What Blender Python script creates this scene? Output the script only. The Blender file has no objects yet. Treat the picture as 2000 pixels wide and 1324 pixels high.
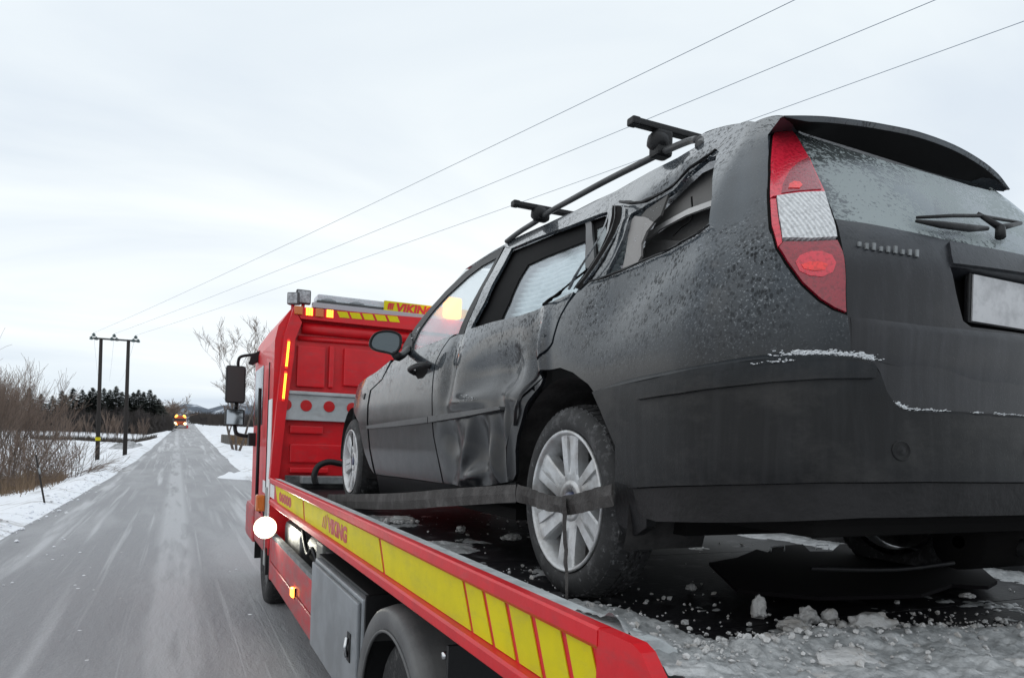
import bpy, bmesh, math, random
from math import sin, cos, tan, atan, atan2, pi, sqrt, exp, radians
from mathutils import Vector, Matrix, noise
from mathutils.bvhtree import BVHTree
from mathutils.geometry import delaunay_2d_cdt
random.seed(7)
scene = bpy.context.scene
COL = scene.collection

# ------------------------------------------------------------------ camera
F_PX, W_PX, H_PX = 1400.0, 2000.0, 1324.0
HORIZON_Y = 871.0
ROLL = atan(21/655.0)
YAW = atan(655.3/F_PX)
CAM = Vector((0, 0, 1.8))
fwd = Vector((sin(YAW), cos(YAW), 0))
r0 = Vector((cos(YAW), -sin(YAW), 0)); u0 = Vector((0, 0, 1))
rgt = r0*cos(ROLL) + u0*sin(ROLL)
upv = -r0*sin(ROLL) + u0*cos(ROLL)
cd = bpy.data.cameras.new('camera'); cam = bpy.data.objects.new('camera', cd); COL.objects.link(cam)
cam.matrix_world = Matrix(((rgt.x, upv.x, -fwd.x, CAM.x), (rgt.y, upv.y, -fwd.y, CAM.y), (rgt.z, upv.z, -fwd.z, CAM.z), (0, 0, 0, 1)))
cd.sensor_fit = 'HORIZONTAL'; cd.sensor_width = 36; cd.lens = 36*F_PX/W_PX
cd.shift_y = (HORIZON_Y-H_PX/2)/W_PX
cd.clip_start = .02; cd.clip_end = 9000
scene.camera = cam

def ray(u, v):
    return fwd + rgt*((u-1000)/F_PX) - upv*((v-HORIZON_Y)/F_PX)
def onX(u, v, X):
    d = ray(u, v); return CAM + d*((X-CAM.x)/d.x)
def onY(u, v, Y):
    d = ray(u, v); return CAM + d*((Y-CAM.y)/d.y)
def onZ(u, v, Z):
    d = ray(u, v); return CAM + d*((Z-CAM.z)/d.z)
def onP(u, v, p, n):
    d = ray(u, v); return CAM + d*((Vector(p)-CAM).dot(n)/d.dot(n))
def atD(u, v, D):
    return CAM + ray(u, v)*D

# ------------------------------------------------------------------ light
scene.render.engine = 'CYCLES'
scene.view_settings.view_transform = 'Standard'
scene.view_settings.look = 'None'
scene.view_settings.exposure = 0.0
scene.view_settings.gamma = 1
scene.view_settings.use_curve_mapping = False
world = bpy.data.worlds.new('World'); scene.world = world; world.use_nodes = True
wn = world.node_tree; wn.nodes.clear()
def N(nt, t, **k):
    n = nt.nodes.new(t)
    for a, b in k.items(): setattr(n, a, b)
    return n
SUN_EL, SUN_ROT = radians(42), radians(285)
sky = N(wn, 'ShaderNodeTexSky', sky_type='NISHITA', sun_disc=False); sky.sun_elevation = SUN_EL; sky.sun_rotation = SUN_ROT
sky.dust_density = 3.0
skm = N(wn, 'ShaderNodeMix', data_type='RGBA', blend_type='MULTIPLY'); skm.inputs[0].default_value = 1
skm.inputs[7].default_value = (.1, .1, .1, 1); wn.links.new(sky.outputs[0], skm.inputs[6])
tc = N(wn, 'ShaderNodeTexCoord'); sep = N(wn, 'ShaderNodeSeparateXYZ'); wn.links.new(tc.outputs['Generated'], sep.inputs[0])
# clouds: flattened layers
zc = N(wn, 'ShaderNodeMath', operation='MAXIMUM'); zc.inputs[1].default_value = 0.0; wn.links.new(sep.outputs[2], zc.inputs[0])
za = N(wn, 'ShaderNodeMath', operation='ADD'); za.inputs[1].default_value = .14; wn.links.new(zc.outputs[0], za.inputs[0])
dv = N(wn, 'ShaderNodeVectorMath', operation='DIVIDE'); wn.links.new(tc.outputs['Generated'], dv.inputs[0])
cmb = N(wn, 'ShaderNodeCombineXYZ')
for i in range(3): wn.links.new(za.outputs[0], cmb.inputs[i])
wn.links.new(cmb.outputs[0], dv.inputs[1])
mp = N(wn, 'ShaderNodeMapping'); mp.inputs['Scale'].default_value = (.5, .8, .3); mp.inputs['Location'].default_value = (3.3, 1.2, 0)
mp.inputs['Rotation'].default_value = (0, 0, .5)
wn.links.new(dv.outputs[0], mp.inputs[0])
nz = N(wn, 'ShaderNodeTexNoise'); nz.inputs['Scale'].default_value = 1.15; nz.inputs['Detail'].default_value = 6; nz.inputs['Roughness'].default_value = .5; nz.inputs['Distortion'].default_value = .5
wn.links.new(mp.outputs[0], nz.inputs['Vector'])
cr = N(wn, 'ShaderNodeValToRGB'); e = cr.color_ramp.elements
e[0].position = .32; e[0].color = (.72, .79, .86, 1); e[1].position = .68; e[1].color = (1.0, 1.02, 1.02, 1)
m = cr.color_ramp.elements.new(.5); m.color = (.87, .925, .95, 1)
wn.links.new(nz.outputs[0], cr.inputs[0])
# brighter band low over the horizon, greyer right at it
gr = N(wn, 'ShaderNodeValToRGB'); g = gr.color_ramp.elements
g[0].position = 0; g[0].color = (.84, .88, .95, 1); g[1].position = 1; g[1].color = (.97, .985, 1.0, 1)
for p_, c_ in ((.06, (.93, .96, 1.0, 1)), (.16, (1.14, 1.12, 1.10, 1)), (.3, (1.02, 1.02, 1.02, 1)), (.5, (.98, .99, 1, 1))):
    q = g.new(p_); q.color = c_
wn.links.new(sep.outputs[2], gr.inputs[0])
mul = N(wn, 'ShaderNodeMix', data_type='RGBA', blend_type='MULTIPLY'); mul.inputs[0].default_value = 1
wn.links.new(cr.outputs[0], mul.inputs[6]); wn.links.new(gr.outputs[0], mul.inputs[7])
mx = N(wn, 'ShaderNodeMix', data_type='RGBA'); mx.inputs[0].default_value = .92
wn.links.new(skm.outputs[2], mx.inputs[6]); wn.links.new(mul.outputs[2], mx.inputs[7])
bg = N(wn, 'ShaderNodeBackground'); bg.inputs[1].default_value = 1.1
wo = N(wn, 'ShaderNodeOutputWorld'); wn.links.new(mx.outputs[2], bg.inputs[0]); wn.links.new(bg.outputs[0], wo.inputs[0])
sd = bpy.data.lights.new('sun', 'SUN'); sd.energy = .5; sd.angle = radians(170); sd.color = (1, .96, .92)
so = bpy.data.objects.new('sun', sd); COL.objects.link(so)
sdir = Vector((sin(SUN_ROT)*cos(SUN_EL), cos(SUN_ROT)*cos(SUN_EL), sin(SUN_EL)))
so.rotation_euler = sdir.to_track_quat('Z', 'Y').to_euler()

# ------------------------------------------------------------------ materials
MATS = {}
def mat(name, col, rough=.6, metal=0, coat=0, bump=None, var=None, emis=None, estr=0, spec=None, trans=0, alpha=1, coatr=.05, col2=None, vscale=None, ramp=(.4, .6), bd=.01):
    """bump=(scale, strength); col2 mixed by noise of scale vscale"""
    if name in MATS: return MATS[name]
    m = bpy.data.materials.new(name); m.use_nodes = True; nt = m.node_tree; b = nt.nodes['Principled BSDF']
    b.inputs['Base Color'].default_value = (*col, 1); b.inputs['Roughness'].default_value = rough; b.inputs['Metallic'].default_value = metal
    b.inputs['Coat Weight'].default_value = coat; b.inputs['Coat Roughness'].default_value = coatr
    if spec is not None: b.inputs['Specular IOR Level'].default_value = spec
    if trans: b.inputs['Transmission Weight'].default_value = trans
    if alpha < 1: b.inputs['Alpha'].default_value = alpha
    if emis: b.inputs['Emission Color'].default_value = (*emis, 1); b.inputs['Emission Strength'].default_value = estr
    t = N(nt, 'ShaderNodeTexCoord')
    if col2:
        n = N(nt, 'ShaderNodeTexNoise'); n.inputs['Scale'].default_value = vscale or 5; n.inputs['Detail'].default_value = 6; n.inputs['Roughness'].default_value = .65
        nt.links.new(t.outputs['Object'], n.inputs['Vector'])
        r = N(nt, 'ShaderNodeValToRGB'); r.color_ramp.elements[0].position = ramp[0]; r.color_ramp.elements[1].position = ramp[1]
        r.color_ramp.elements[0].color = (*col, 1); r.color_ramp.elements[1].color = (*col2, 1)
        nt.links.new(n.outputs[0], r.inputs[0]); nt.links.new(r.outputs[0], b.inputs['Base Color'])
    if bump:
        n2 = N(nt, 'ShaderNodeTexNoise'); n2.inputs['Scale'].default_value = bump[0]; n2.inputs['Detail'].default_value = 5
        nt.links.new(t.outputs['Object'], n2.inputs['Vector'])
        bp = N(nt, 'ShaderNodeBump'); bp.inputs['Strength'].default_value = bump[1]; bp.inputs['Distance'].default_value = bd
        nt.links.new(n2.outputs[0], bp.inputs['Height']); nt.links.new(bp.outputs[0], b.inputs['Normal'])
    MATS[name] = m
    return m

def frosted_paint(name, base, frost_col, amount, rough=.3, droplets=.6, zlo=None, streak=.5, coat=.6, specv=.5, film=(.028, .038, .048), coatr=.06, ci=1.42):
    """dark car paint under wet film, frozen droplets and frost; frost thins out below zlo"""
    m = bpy.data.materials.new(name); m.use_nodes = True; nt = m.node_tree; b = nt.nodes['Principled BSDF']; L = nt.links
    t = N(nt, 'ShaderNodeTexCoord')
    def tex(sc, det=4, vec=None, rg=.6):
        n = N(nt, 'ShaderNodeTexNoise'); n.inputs['Scale'].default_value = sc; n.inputs['Detail'].default_value = det; n.inputs['Roughness'].default_value = rg
        L.new(vec or t.outputs['Object'], n.inputs['Vector']); return n
    def ramp(src, a, c):
        r = N(nt, 'ShaderNodeMapRange'); r.inputs['From Min'].default_value = a; r.inputs['From Max'].default_value = c; L.new(src, r.inputs['Value']); return r.outputs[0]
    def mm(op, a, c):
        k = N(nt, 'ShaderNodeMath', operation=op)
        for i, x in enumerate((a, c)):
            if isinstance(x, (int, float)): k.inputs[i].default_value = x
            else: L.new(x, k.inputs[i])
        return k.outputs[0]
    patch = ramp(tex(2.6, 4).outputs[0], .38, .58)
    mpn = N(nt, 'ShaderNodeMapping'); mpn.inputs['Scale'].default_value = (1, 1, .55); L.new(t.outputs['Object'], mpn.inputs[0])
    vo = N(nt, 'ShaderNodeTexVoronoi'); vo.inputs['Scale'].default_value = 110; vo.feature = 'F1'; L.new(mpn.outputs[0], vo.inputs['Vector'])
    vo.inputs['Randomness'].default_value = 1
    warp = tex(60, 2)
    drop = ramp(vo.outputs['Distance'], .52, .34)
    keep = ramp(tex(30, 4).outputs[0], .45, .51)
    dm = mm('MULTIPLY', mm('MULTIPLY', drop, keep), patch)
    if zlo is not None:
        sp = N(nt, 'ShaderNodeSeparateXYZ'); L.new(t.outputs['Object'], sp.inputs[0])
        zm = ramp(sp.outputs[2], zlo, zlo+.28)
        dm = mm('MULTIPLY', dm, zm)
    fine = ramp(tex(170, 3).outputs[0], .56, .68)
    fr = mm('MULTIPLY', fine, mm('MULTIPLY', patch, amount))
    if zlo is not None: fr = mm('MULTIPLY', fr, zm)
    # vertical run streaks of dirt
    mp2 = N(nt, 'ShaderNodeMapping'); mp2.inputs['Scale'].default_value = (38, 38, 2.2); L.new(t.outputs['Object'], mp2.inputs[0])
    st = ramp(tex(1, 4, mp2.outputs[0]).outputs[0], .45, .75)
    c1 = N(nt, 'ShaderNodeMix', data_type='RGBA'); c1.inputs[6].default_value = (*base, 1); c1.inputs[7].default_value = tuple(min(1, x*2.0+.004) for x in base)+(1,)
    L.new(mm('MULTIPLY', st, streak), c1.inputs[0])
    c0 = N(nt, 'ShaderNodeMix', data_type='RGBA'); c0.inputs[7].default_value = (*film, 1); L.new(c1.outputs[2], c0.inputs[6])
    L.new(mm('MULTIPLY', zm if zlo is not None else 0.0, mm('ADD', mm('MULTIPLY', ramp(tex(1.7, 5).outputs[0], .3, .6), .75), .25)), c0.inputs[0]) if zlo is not None else c0.inputs[0].__setattr__('default_value', 0)
    cf = N(nt, 'ShaderNodeMix', data_type='RGBA'); cf.inputs[7].default_value = (*frost_col, 1); L.new(fr, cf.inputs[0]); L.new(c0.outputs[2], cf.inputs[6])
    cdk = N(nt, 'ShaderNodeMix', data_type='RGBA'); cdk.inputs[7].default_value = (.008, .008, .009, 1); L.new(mm('MULTIPLY', dm, .9), cdk.inputs[0]); L.new(cf.outputs[2], cdk.inputs[6])
    L.new(cdk.outputs[2], b.inputs['Base Color'])
    rr = mm('ADD', mm('MULTIPLY', tex(9, 5).outputs[0], .25), rough-.12)
    rr = mm('ADD', rr, mm('MULTIPLY', fr, .4)); L.new(rr, b.inputs['Roughness'])
    b.inputs['Specular IOR Level'].default_value = specv
    cw = mm('SUBTRACT', coat, mm('MULTIPLY', mm('ADD', dm, fr), coat*.95))
    if coat > .9: cw = mm('MULTIPLY', cw, mm('ADD', mm('MULTIPLY', zm, .5), .5))
    L.new(cw, b.inputs['Coat Weight'])
    b.inputs['Coat Roughness'].default_value = coatr
    if zlo is not None:
        L.new(mm('SUBTRACT', coatr+.14, mm('MULTIPLY', zm, .14)), b.inputs['Coat Roughness'])
    b.inputs['Coat IOR'].default_value = ci
    h = mm('ADD', mm('MULTIPLY', dm, droplets), mm('ADD', mm('MULTIPLY', tex(14, 3).outputs[0], .25), mm('MULTIPLY', fine, .12)))
    bp = N(nt, 'ShaderNodeBump'); bp.inputs['Strength'].default_value = .7; bp.inputs['Distance'].default_value = .0035
    L.new(h, bp.inputs['Height']); L.new(bp.outputs[0], b.inputs['Normal'])
    MATS[name] = m
    return m

M_PAINT = frosted_paint('car_paint', (.007, .0075, .009), (.34, .36, .38), .8, rough=.34, zlo=1.318+.66, coat=1.0, specv=.08, streak=.4, ci=1.5)
M_PAINT_R = frosted_paint('car_paint_tailgate', (.013, .013, .0155), (.2, .21, .22), .25, rough=.45, zlo=1.318+.90, coat=.45, streak=.8, specv=.2, coatr=.2)
M_BUMP = frosted_paint('bumper_plastic', (.0065, .0065, .0072), (.2, .21, .22), .12, rough=.5, zlo=1.318+.62, coat=.30, streak=.8, specv=.12, coatr=.2)
M_TRIM = mat('black_trim', (.006, .006, .007), .5, bump=(60, .2), spec=.2)
M_GASKET = mat('rubber_gasket', (.005, .005, .005), .8, spec=.08)
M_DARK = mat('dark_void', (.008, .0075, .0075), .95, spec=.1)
M_LINER = mat('arch_liner', (.012, .011, .011), .9, bump=(25, .5), col2=(.03, .028, .028), vscale=14)
M_TYRE = mat('tyre_rubber', (.014, .014, .015), .75, bump=(120, .35), col2=(.16, .165, .17), vscale=42, ramp=(.60, .72), bd=.004)
M_TYRE_T = mat('truck_tyre', (.014, .014, .015), .8, bump=(60, .4), col2=(.10, .10, .10), vscale=22, ramp=(.55, .75))
M_RIM = mat('alloy', (.52, .53, .54), .38, metal=.55, bump=(90, .15), col2=(.34, .335, .33), vscale=11, ramp=(.45, .68))
M_RIMD = mat('alloy_dark', (.10, .098, .095), .5, metal=.5, col2=(.03, .03, .03), vscale=9)
M_RED = mat('red_paint', (.62, .007, .014), .42, coat=.12, bump=(40, .08), col2=(.54, .007, .014), vscale=6, spec=.35)

M_REDD = mat('red_paint_dirty', (.50, .012, .02), .5, coat=.08, bump=(60, .15), col2=(.28, .035, .04), vscale=3, ramp=(.4, .7))
M_YEL = mat('yellow_reflective', (.66, .56, .0), .6, bump=(300, .12), col2=(.58, .50, .005), spec=.25, vscale=4)
M_LET = mat('red_lettering', (.42, .02, .03), .5)
M_GALV = mat('galvanised', (.30, .315, .325), .5, metal=.35, bump=(30, .15), col2=(.2, .21, .215), vscale=7)
M_ALU = mat('brushed_aluminium', (.34, .36, .38), .42, metal=.6, bump=(150, .1), col2=(.26, .275, .29), vscale=3)
M_SILV = mat('silver_band', (.42, .44, .45), .5, metal=.2, col2=(.34, .36, .37), vscale=4)
M_REFL = mat('red_reflector', (.45, .01, .012), .25, coat=.6)
M_STEEL = mat('dark_steel', (.05, .052, .055), .5, metal=.4, bump=(30, .3), col2=(.14, .14, .14), vscale=6)
M_FLOOR = mat('wet_deck_plate', (.007, .0065, .008), .55, metal=.0, bump=(45, .6), col2=(.10, .10, .105), vscale=6, ramp=(.56, .72), bd=.004, spec=.12)
M_BLACKP = mat('black_plastic', (.010, .010, .011), .5, spec=.3, bump=(80, .2))
M_GREYP = mat('grey_plastic', (.035, .036, .038), .45, bump=(60, .15), col2=(.055, .056, .058), vscale=5)
M_FEND = mat('grey_fender', (.07, .07, .072), .5, bump=(60, .15), col2=(.10, .10, .10), vscale=5)
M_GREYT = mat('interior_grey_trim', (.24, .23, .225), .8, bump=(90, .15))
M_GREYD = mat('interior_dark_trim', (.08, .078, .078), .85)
M_WHITE = mat('white_paint', (.7, .71, .72), .5)
M_AMB = mat('amber_lens', (.55, .13, .01), .3, coat=.5, bump=(80, .3))
M_AMBL = mat('amber_lit', (.9, .3, .02), .4, emis=(1, .32, .04), estr=6)
M_LED = mat('amber_led_lit', (.9, .3, .02), .4, emis=(1, .42, .03), estr=5)
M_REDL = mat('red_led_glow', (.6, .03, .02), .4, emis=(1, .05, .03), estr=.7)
M_BEAM = mat('work_light_lit', (1, 1, .9), .4, emis=(1, .97, .80), estr=22)
M_CHROME = mat('chrome', (.6, .61, .62), .2, metal=1)
M_PLATE = mat('number_plate_white', (.50, .50, .51), .5, col2=(.36, .36, .37), vscale=18)
M_STRAP = mat('dirty_webbing', (.026, .023, .022), .8, bump=(140, .5), col2=(.085, .08, .078), vscale=8, ramp=(.45, .72))
M_MIRG = mat('mirror_glass', (.10, .12, .13), .28, metal=.7, bump=(160, .35), bd=.003)
M_MIRC = mat('mirror_glass_clean', (.42, .44, .46), .04, metal=1)
M_ICE = mat('slush_ice', (.24, .25, .255), .3, bump=(60, 1.0), col2=(.46, .47, .475), vscale=20, ramp=(.40, .64), bd=.006)
M_ICEC = mat('ice_chunk', (.50, .50, .50), .35, bump=(60, 1.0), col2=(.32, .29, .26), vscale=12, ramp=(.48, .72), bd=.006)
M_FROST = mat('frost_crust', (.68, .70, .72), .7, bump=(200, .8), bd=.004)
M_POLE = mat('tarred_pole', (.022, .018, .016), .85, bump=(20, .4))
M_WIRE = mat('wire_metal', (.16, .20, .25), .6)
M_INS = mat('insulator_glaze', (.06, .09, .09), .3)
M_WOOD = mat('weathered_wood', (.16, .095, .045), .8, bump=(30, .4), col2=(.09, .065, .045), vscale=4)
M_BARK = mat('bark', (.12, .098, .085), .95, bump=(20, .4), col2=(.08, .065, .058), vscale=3)
M_TWIG = mat('twigs', (.17, .125, .10), .95)
M_NEEDLE = mat('needles', (.032, .042, .036), .9, col2=(.055, .060, .050), vscale=1.2)
M_GRASSD = mat('dead_grass', (.16, .11, .07), .9)

def glass_mat(name, tint, mist, mistcol=(.5, .55, .57), rough=.06, spots=True, mcol2=None, speck=(1.02, 1.14)):
    m = bpy.data.materials.new(name); m.use_nodes = True; nt = m.node_tree; nt.nodes.clear(); L = nt.links
    o = N(nt, 'ShaderNodeOutputMaterial'); tr = N(nt, 'ShaderNodeBsdfTransparent'); tr.inputs[0].default_value = (*tint, 1)
    gl = N(nt, 'ShaderNodeBsdfGlossy'); gl.inputs['Roughness'].default_value = rough; gl.inputs[0].default_value = (.9, .95, 1, 1)
    df = N(nt, 'ShaderNodeBsdfDiffuse'); df.inputs[0].default_value = (*mistcol, 1)
    lw = N(nt, 'ShaderNodeLayerWeight'); lw.inputs[0].default_value = .5
    pw = N(nt, 'ShaderNodeMath', operation='POWER'); pw.inputs[1].default_value = 4.0; L.new(lw.outputs['Facing'], pw.inputs[0])
    fz = N(nt, 'ShaderNodeMath', operation='MULTIPLY_ADD'); fz.inputs[1].default_value = .85; fz.inputs[2].default_value = .05; L.new(pw.outputs[0], fz.inputs[0])
    a = N(nt, 'ShaderNodeMixShader'); L.new(fz.outputs[0], a.inputs[0]); L.new(tr.outputs[0], a.inputs[1]); L.new(gl.outputs[0], a.inputs[2])
    b = N(nt, 'ShaderNodeMixShader'); L.new(a.outputs[0], b.inputs[1]); L.new(df.outputs[0], b.inputs[2])
    t = N(nt, 'ShaderNodeTexCoord')
    n = N(nt, 'ShaderNodeTexNoise'); n.inputs['Scale'].default_value = 75; n.inputs['Detail'].default_value = 3; n.inputs['Roughness'].default_value = .7; L.new(t.outputs['Object'], n.inputs['Vector'])
    n2 = N(nt, 'ShaderNodeTexNoise'); n2.inputs['Scale'].default_value = 4; n2.inputs['Detail'].default_value = 2; L.new(t.outputs['Object'], n2.inputs['Vector'])
    ad = N(nt, 'ShaderNodeMath', operation='ADD'); L.new(n.outputs[0], ad.inputs[0]); L.new(n2.outputs[0], ad.inputs[1])
    r = N(nt, 'ShaderNodeMapRange'); r.inputs['From Min'].default_value = speck[0]; r.inputs['From Max'].default_value = speck[1]
    r.inputs['To Min'].default_value = mist; r.inputs['To Max'].default_value = max(0, mist-.75) if spots else mist
    L.new(ad.outputs[0], r.inputs['Value']); L.new(r.outputs[0], b.inputs[0])
    bp = N(nt, 'ShaderNodeBump'); bp.inputs['Strength'].default_value = .5; bp.inputs['Distance'].default_value = .002; L.new(n.outputs[0], bp.inputs['Height'])
    L.new(bp.outputs[0], gl.inputs['Normal'])
    L.new(b.outputs[0], o.inputs[0]); MATS[name] = m
    return m
M_GLASS = glass_mat('side_glass', (.92, .95, .95), .20, (.62, .68, .70), spots=False)
M_GLASSC = glass_mat('clear_glass', (.9, .93, .93), .03, (.5, .55, .56), spots=False)
M_GLASSR = glass_mat('rear_glass_frosted', (.05, .06, .06), .92, (.30, .335, .34), speck=(.97, 1.04))
M_GLASSD = glass_mat('dark_glass', (.15, .17, .17), .12, (.2, .22, .23))

def lens_mat(name, col, rough=.2, ribs=0, glow=None):
    m = bpy.data.materials.new(name); m.use_nodes = True; nt = m.node_tree; b = nt.nodes['Principled BSDF']; L = nt.links
    b.inputs['Roughness'].default_value = rough; b.inputs['Coat Weight'].default_value = .8; b.inputs['Coat Roughness'].default_value = .12
    t = N(nt, 'ShaderNodeTexCoord')
    n = N(nt, 'ShaderNodeTexNoise'); n.inputs['Scale'].default_value = 110; n.inputs['Detail'].default_value = 3; L.new(t.outputs['Object'], n.inputs['Vector'])
    r = N(nt, 'ShaderNodeValToRGB'); r.color_ramp.elements[0].position = .40; r.color_ramp.elements[1].position = .50
    r.color_ramp.elements[0].color = tuple(x*.72 for x in col)+(1,); r.color_ramp.elements[1].color = (*col, 1)
    L.new(n.outputs[0], r.inputs[0]); L.new(r.outputs[0], b.inputs['Base Color'])
    bp = N(nt, 'ShaderNodeBump'); bp.inputs['Strength'].default_value = .5; bp.inputs['Distance'].default_value = .004
    if ribs:
        w = N(nt, 'ShaderNodeTexWave', wave_type='BANDS', bands_direction='X'); w.inputs['Scale'].default_value = ribs; L.new(t.outputs['Object'], w.inputs['Vector'])
        L.new(w.outputs[1], bp.inputs['Height'])
        mxx = N(nt, 'ShaderNodeMix', data_type='RGBA', blend_type='MULTIPLY'); mxx.inputs[0].default_value = .35
        L.new(r.outputs[0], mxx.inputs[6]); L.new(w.outputs[0], mxx.inputs[7]); L.new(mxx.outputs[2], b.inputs['Base Color'])
    else: L.new(n.outputs[0], bp.inputs['Height'])
    L.new(bp.outputs[0], b.inputs['Normal'])
    MATS[name] = m; return m
M_LR = lens_mat('lamp_red', (.62, .02, .045))
M_LRD = lens_mat('lamp_dark_red', (.26, .006, .02))
M_LRB = lens_mat('lamp_bright_red', (.85, .02, .02))
M_LW = lens_mat('lamp_clear', (.66, .67, .68), ribs=30)

def ground_mats():
    # snow
    m = bpy.data.materials.new('snow'); m.use_nodes = True; nt = m.node_tree; b = nt.nodes['Principled BSDF']; L = nt.links
    t = N(nt, 'ShaderNodeTexCoord')
    n = N(nt, 'ShaderNodeTexNoise'); n.inputs['Scale'].default_value = .9; n.inputs['Detail'].default_value = 10; n.inputs['Roughness'].default_value = .68; L.new(t.outputs['Object'], n.inputs['Vector'])
    r = N(nt, 'ShaderNodeValToRGB'); el = r.color_ramp.elements; el[0].position = .33; el[0].color = (.36, .35, .34, 1); el[1].position = .47; el[1].color = (.80, .82, .86, 1)
    L.new(n.outputs[0], r.inputs[0]); L.new(r.outputs[0], b.inputs['Base Color']); b.inputs['Roughness'].default_value = .7
    n2 = N(nt, 'ShaderNodeTexNoise'); n2.inputs['Scale'].default_value = 5; n2.inputs['Detail'].default_value = 8; L.new(t.outputs['Object'], n2.inputs['Vector'])
    bp = N(nt, 'ShaderNodeBump'); bp.inputs['Strength'].default_value = .7; bp.inputs['Distance'].default_value = .08
    L.new(n2.outputs[0], bp.inputs['Height']); L.new(bp.outputs[0], b.inputs['Normal']); MATS['snow'] = m
    # icy road
    m = bpy.data.materials.new('icy_road'); m.use_nodes = True; nt = m.node_tree; b = nt.nodes['Principled BSDF']; L = nt.links
    t = N(nt, 'ShaderNodeTexCoord')
    def streak(sx, sy, loc, lo, hi, det=3, dist=0.):
        mp = N(nt, 'ShaderNodeMapping'); mp.inputs['Scale'].default_value = (sx, sy, 1); mp.inputs['Location'].default_value = loc; L.new(t.outputs['Object'], mp.inputs[0])
        n = N(nt, 'ShaderNodeTexNoise'); n.inputs['Scale'].default_value = 1; n.inputs['Detail'].default_value = det; n.inputs['Roughness'].default_value = .6; n.inputs['Distortion'].default_value = dist
        L.new(mp.outputs[0], n.inputs['Vector'])
        r = N(nt, 'ShaderNodeMapRange'); r.inputs['From Min'].default_value = lo; r.inputs['From Max'].default_value = hi; r.interpolation_type = 'SMOOTHSTEP'; L.new(n.outputs[0], r.inputs['Value']); return r.outputs[0]
    def mm(op, a, c):
        k = N(nt, 'ShaderNodeMath', operation=op)
        for i, x in enumerate((a, c)):
            if isinstance(x, (int, float)): k.inputs[i].default_value = x
            else: L.new(x, k.inputs[i])
        return k.outputs[0]
    s1 = streak(1.5, .045, (3.1, 0, 0), .50, .68)
    s2 = streak(7, .10, (1.1, 2, 0), .52, .72)
    s3 = streak(.7, .16, (5, 5, 0), .42, .66, 6)
    sp = N(nt, 'ShaderNodeSeparateXYZ'); L.new(t.outputs['Object'], sp.inputs[0])
    # packed snow ridge left in the middle of the road
    def bandx(c, w):
        d = mm('ABSOLUTE', mm('SUBTRACT', sp.outputs[0], c), 0)
        r = N(nt, 'ShaderNodeMapRange'); r.inputs['From Min'].default_value = w; r.inputs['From Max'].default_value = w*.5; L.new(d, r.inputs['Value']); return r.outputs[0]
    mid = mm('MULTIPLY', bandx(.02, .34), streak(2.4, .22, (0, 9, 0), .34, .52))
    lft = mm('MULTIPLY', bandx(-1.95, .26), streak(2.0, .14, (4, 1, 0), .38, .6))
    edg = mm('MULTIPLY', bandx(-2.6, .35), streak(6, 1.5, (4, 1, 0), .3, .6, 6))
    v = mm('MAXIMUM', mm('MAXIMUM', mm('MULTIPLY', s1, .8), mm('MULTIPLY', s2, .55)), mm('MAXIMUM', mm('MULTIPLY', s3, .32), mm('MAXIMUM', mm('MULTIPLY', mid, .55), mm('MULTIPLY', lft, .7))))
    gn = N(nt, 'ShaderNodeTexNoise'); gn.inputs['Scale'].default_value = 60; gn.inputs['Detail'].default_value = 6; gn.inputs['Roughness'].default_value = .8; L.new(t.outputs['Object'], gn.inputs['Vector'])
    v2 = mm('ADD', v, mm('MULTIPLY', mm('SUBTRACT', gn.outputs[0], .5), 1.1))
    r = N(nt, 'ShaderNodeValToRGB'); el = r.color_ramp.elements; el[0].position = 0; el[0].color = (.245, .248, .262, 1); el[1].position = 1; el[1].color = (.56, .57, .59, 1)
    k = el.new(.35); k.color = (.335, .338, .354, 1)
    L.new(v2, r.inputs[0]); L.new(r.outputs[0], b.inputs['Base Color']); b.inputs['Roughness'].default_value = .55; b.inputs['Specular IOR Level'].default_value = .3
    bp = N(nt, 'ShaderNodeBump'); bp.inputs['Strength'].default_value = .8; bp.inputs['Distance'].default_value = .02
    tr = streak(14, 3.5, (0, 0, 0), .3, .7, 4)
    L.new(mm('ADD', mm('ADD', gn.outputs[0], v), mm('MULTIPLY', tr, .5)), bp.inputs['Height']); L.new(bp.outputs[0], b.inputs['Normal']); MATS['icy_road'] = m
ground_mats()

def add_grime(m, col=(.16, .12, .115), scale=(3, 3, 9), lo=.50, hi=.78, amt=.75):
    """road salt and dirt smeared over a paint"""
    nt = m.node_tree; L = nt.links; b = nt.nodes['Principled BSDF']; t = N(nt, 'ShaderNodeTexCoord')
    mp = N(nt, 'ShaderNodeMapping'); mp.inputs['Scale'].default_value = scale; L.new(t.outputs['Object'], mp.inputs[0])
    n = N(nt, 'ShaderNodeTexNoise'); n.inputs['Scale'].default_value = 1.6; n.inputs['Detail'].default_value = 9; n.inputs['Roughness'].default_value = .72; L.new(mp.outputs[0], n.inputs['Vector'])
    r = N(nt, 'ShaderNodeMapRange'); r.inputs['From Min'].default_value = lo; r.inputs['From Max'].default_value = hi; r.inputs['To Max'].default_value = amt; L.new(n.outputs[0], r.inputs['Value'])
    x = N(nt, 'ShaderNodeMix', data_type='RGBA'); L.new(r.outputs[0], x.inputs[0]); x.inputs[7].default_value = (*col, 1)
    l = b.inputs['Base Color'].links
    if l: L.new(l[0].from_socket, x.inputs[6])
    else: x.inputs[6].default_value = b.inputs['Base Color'].default_value
    L.new(x.outputs[2], b.inputs['Base Color'])
add_grime(M_RED, (.30, .05, .055), lo=.52, hi=.75, amt=.6)
add_grime(M_REDD, (.24, .12, .12), lo=.44, hi=.7, amt=.8)
add_grime(M_YEL, (.34, .30, .08), lo=.50, hi=.8, amt=.5)
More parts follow.
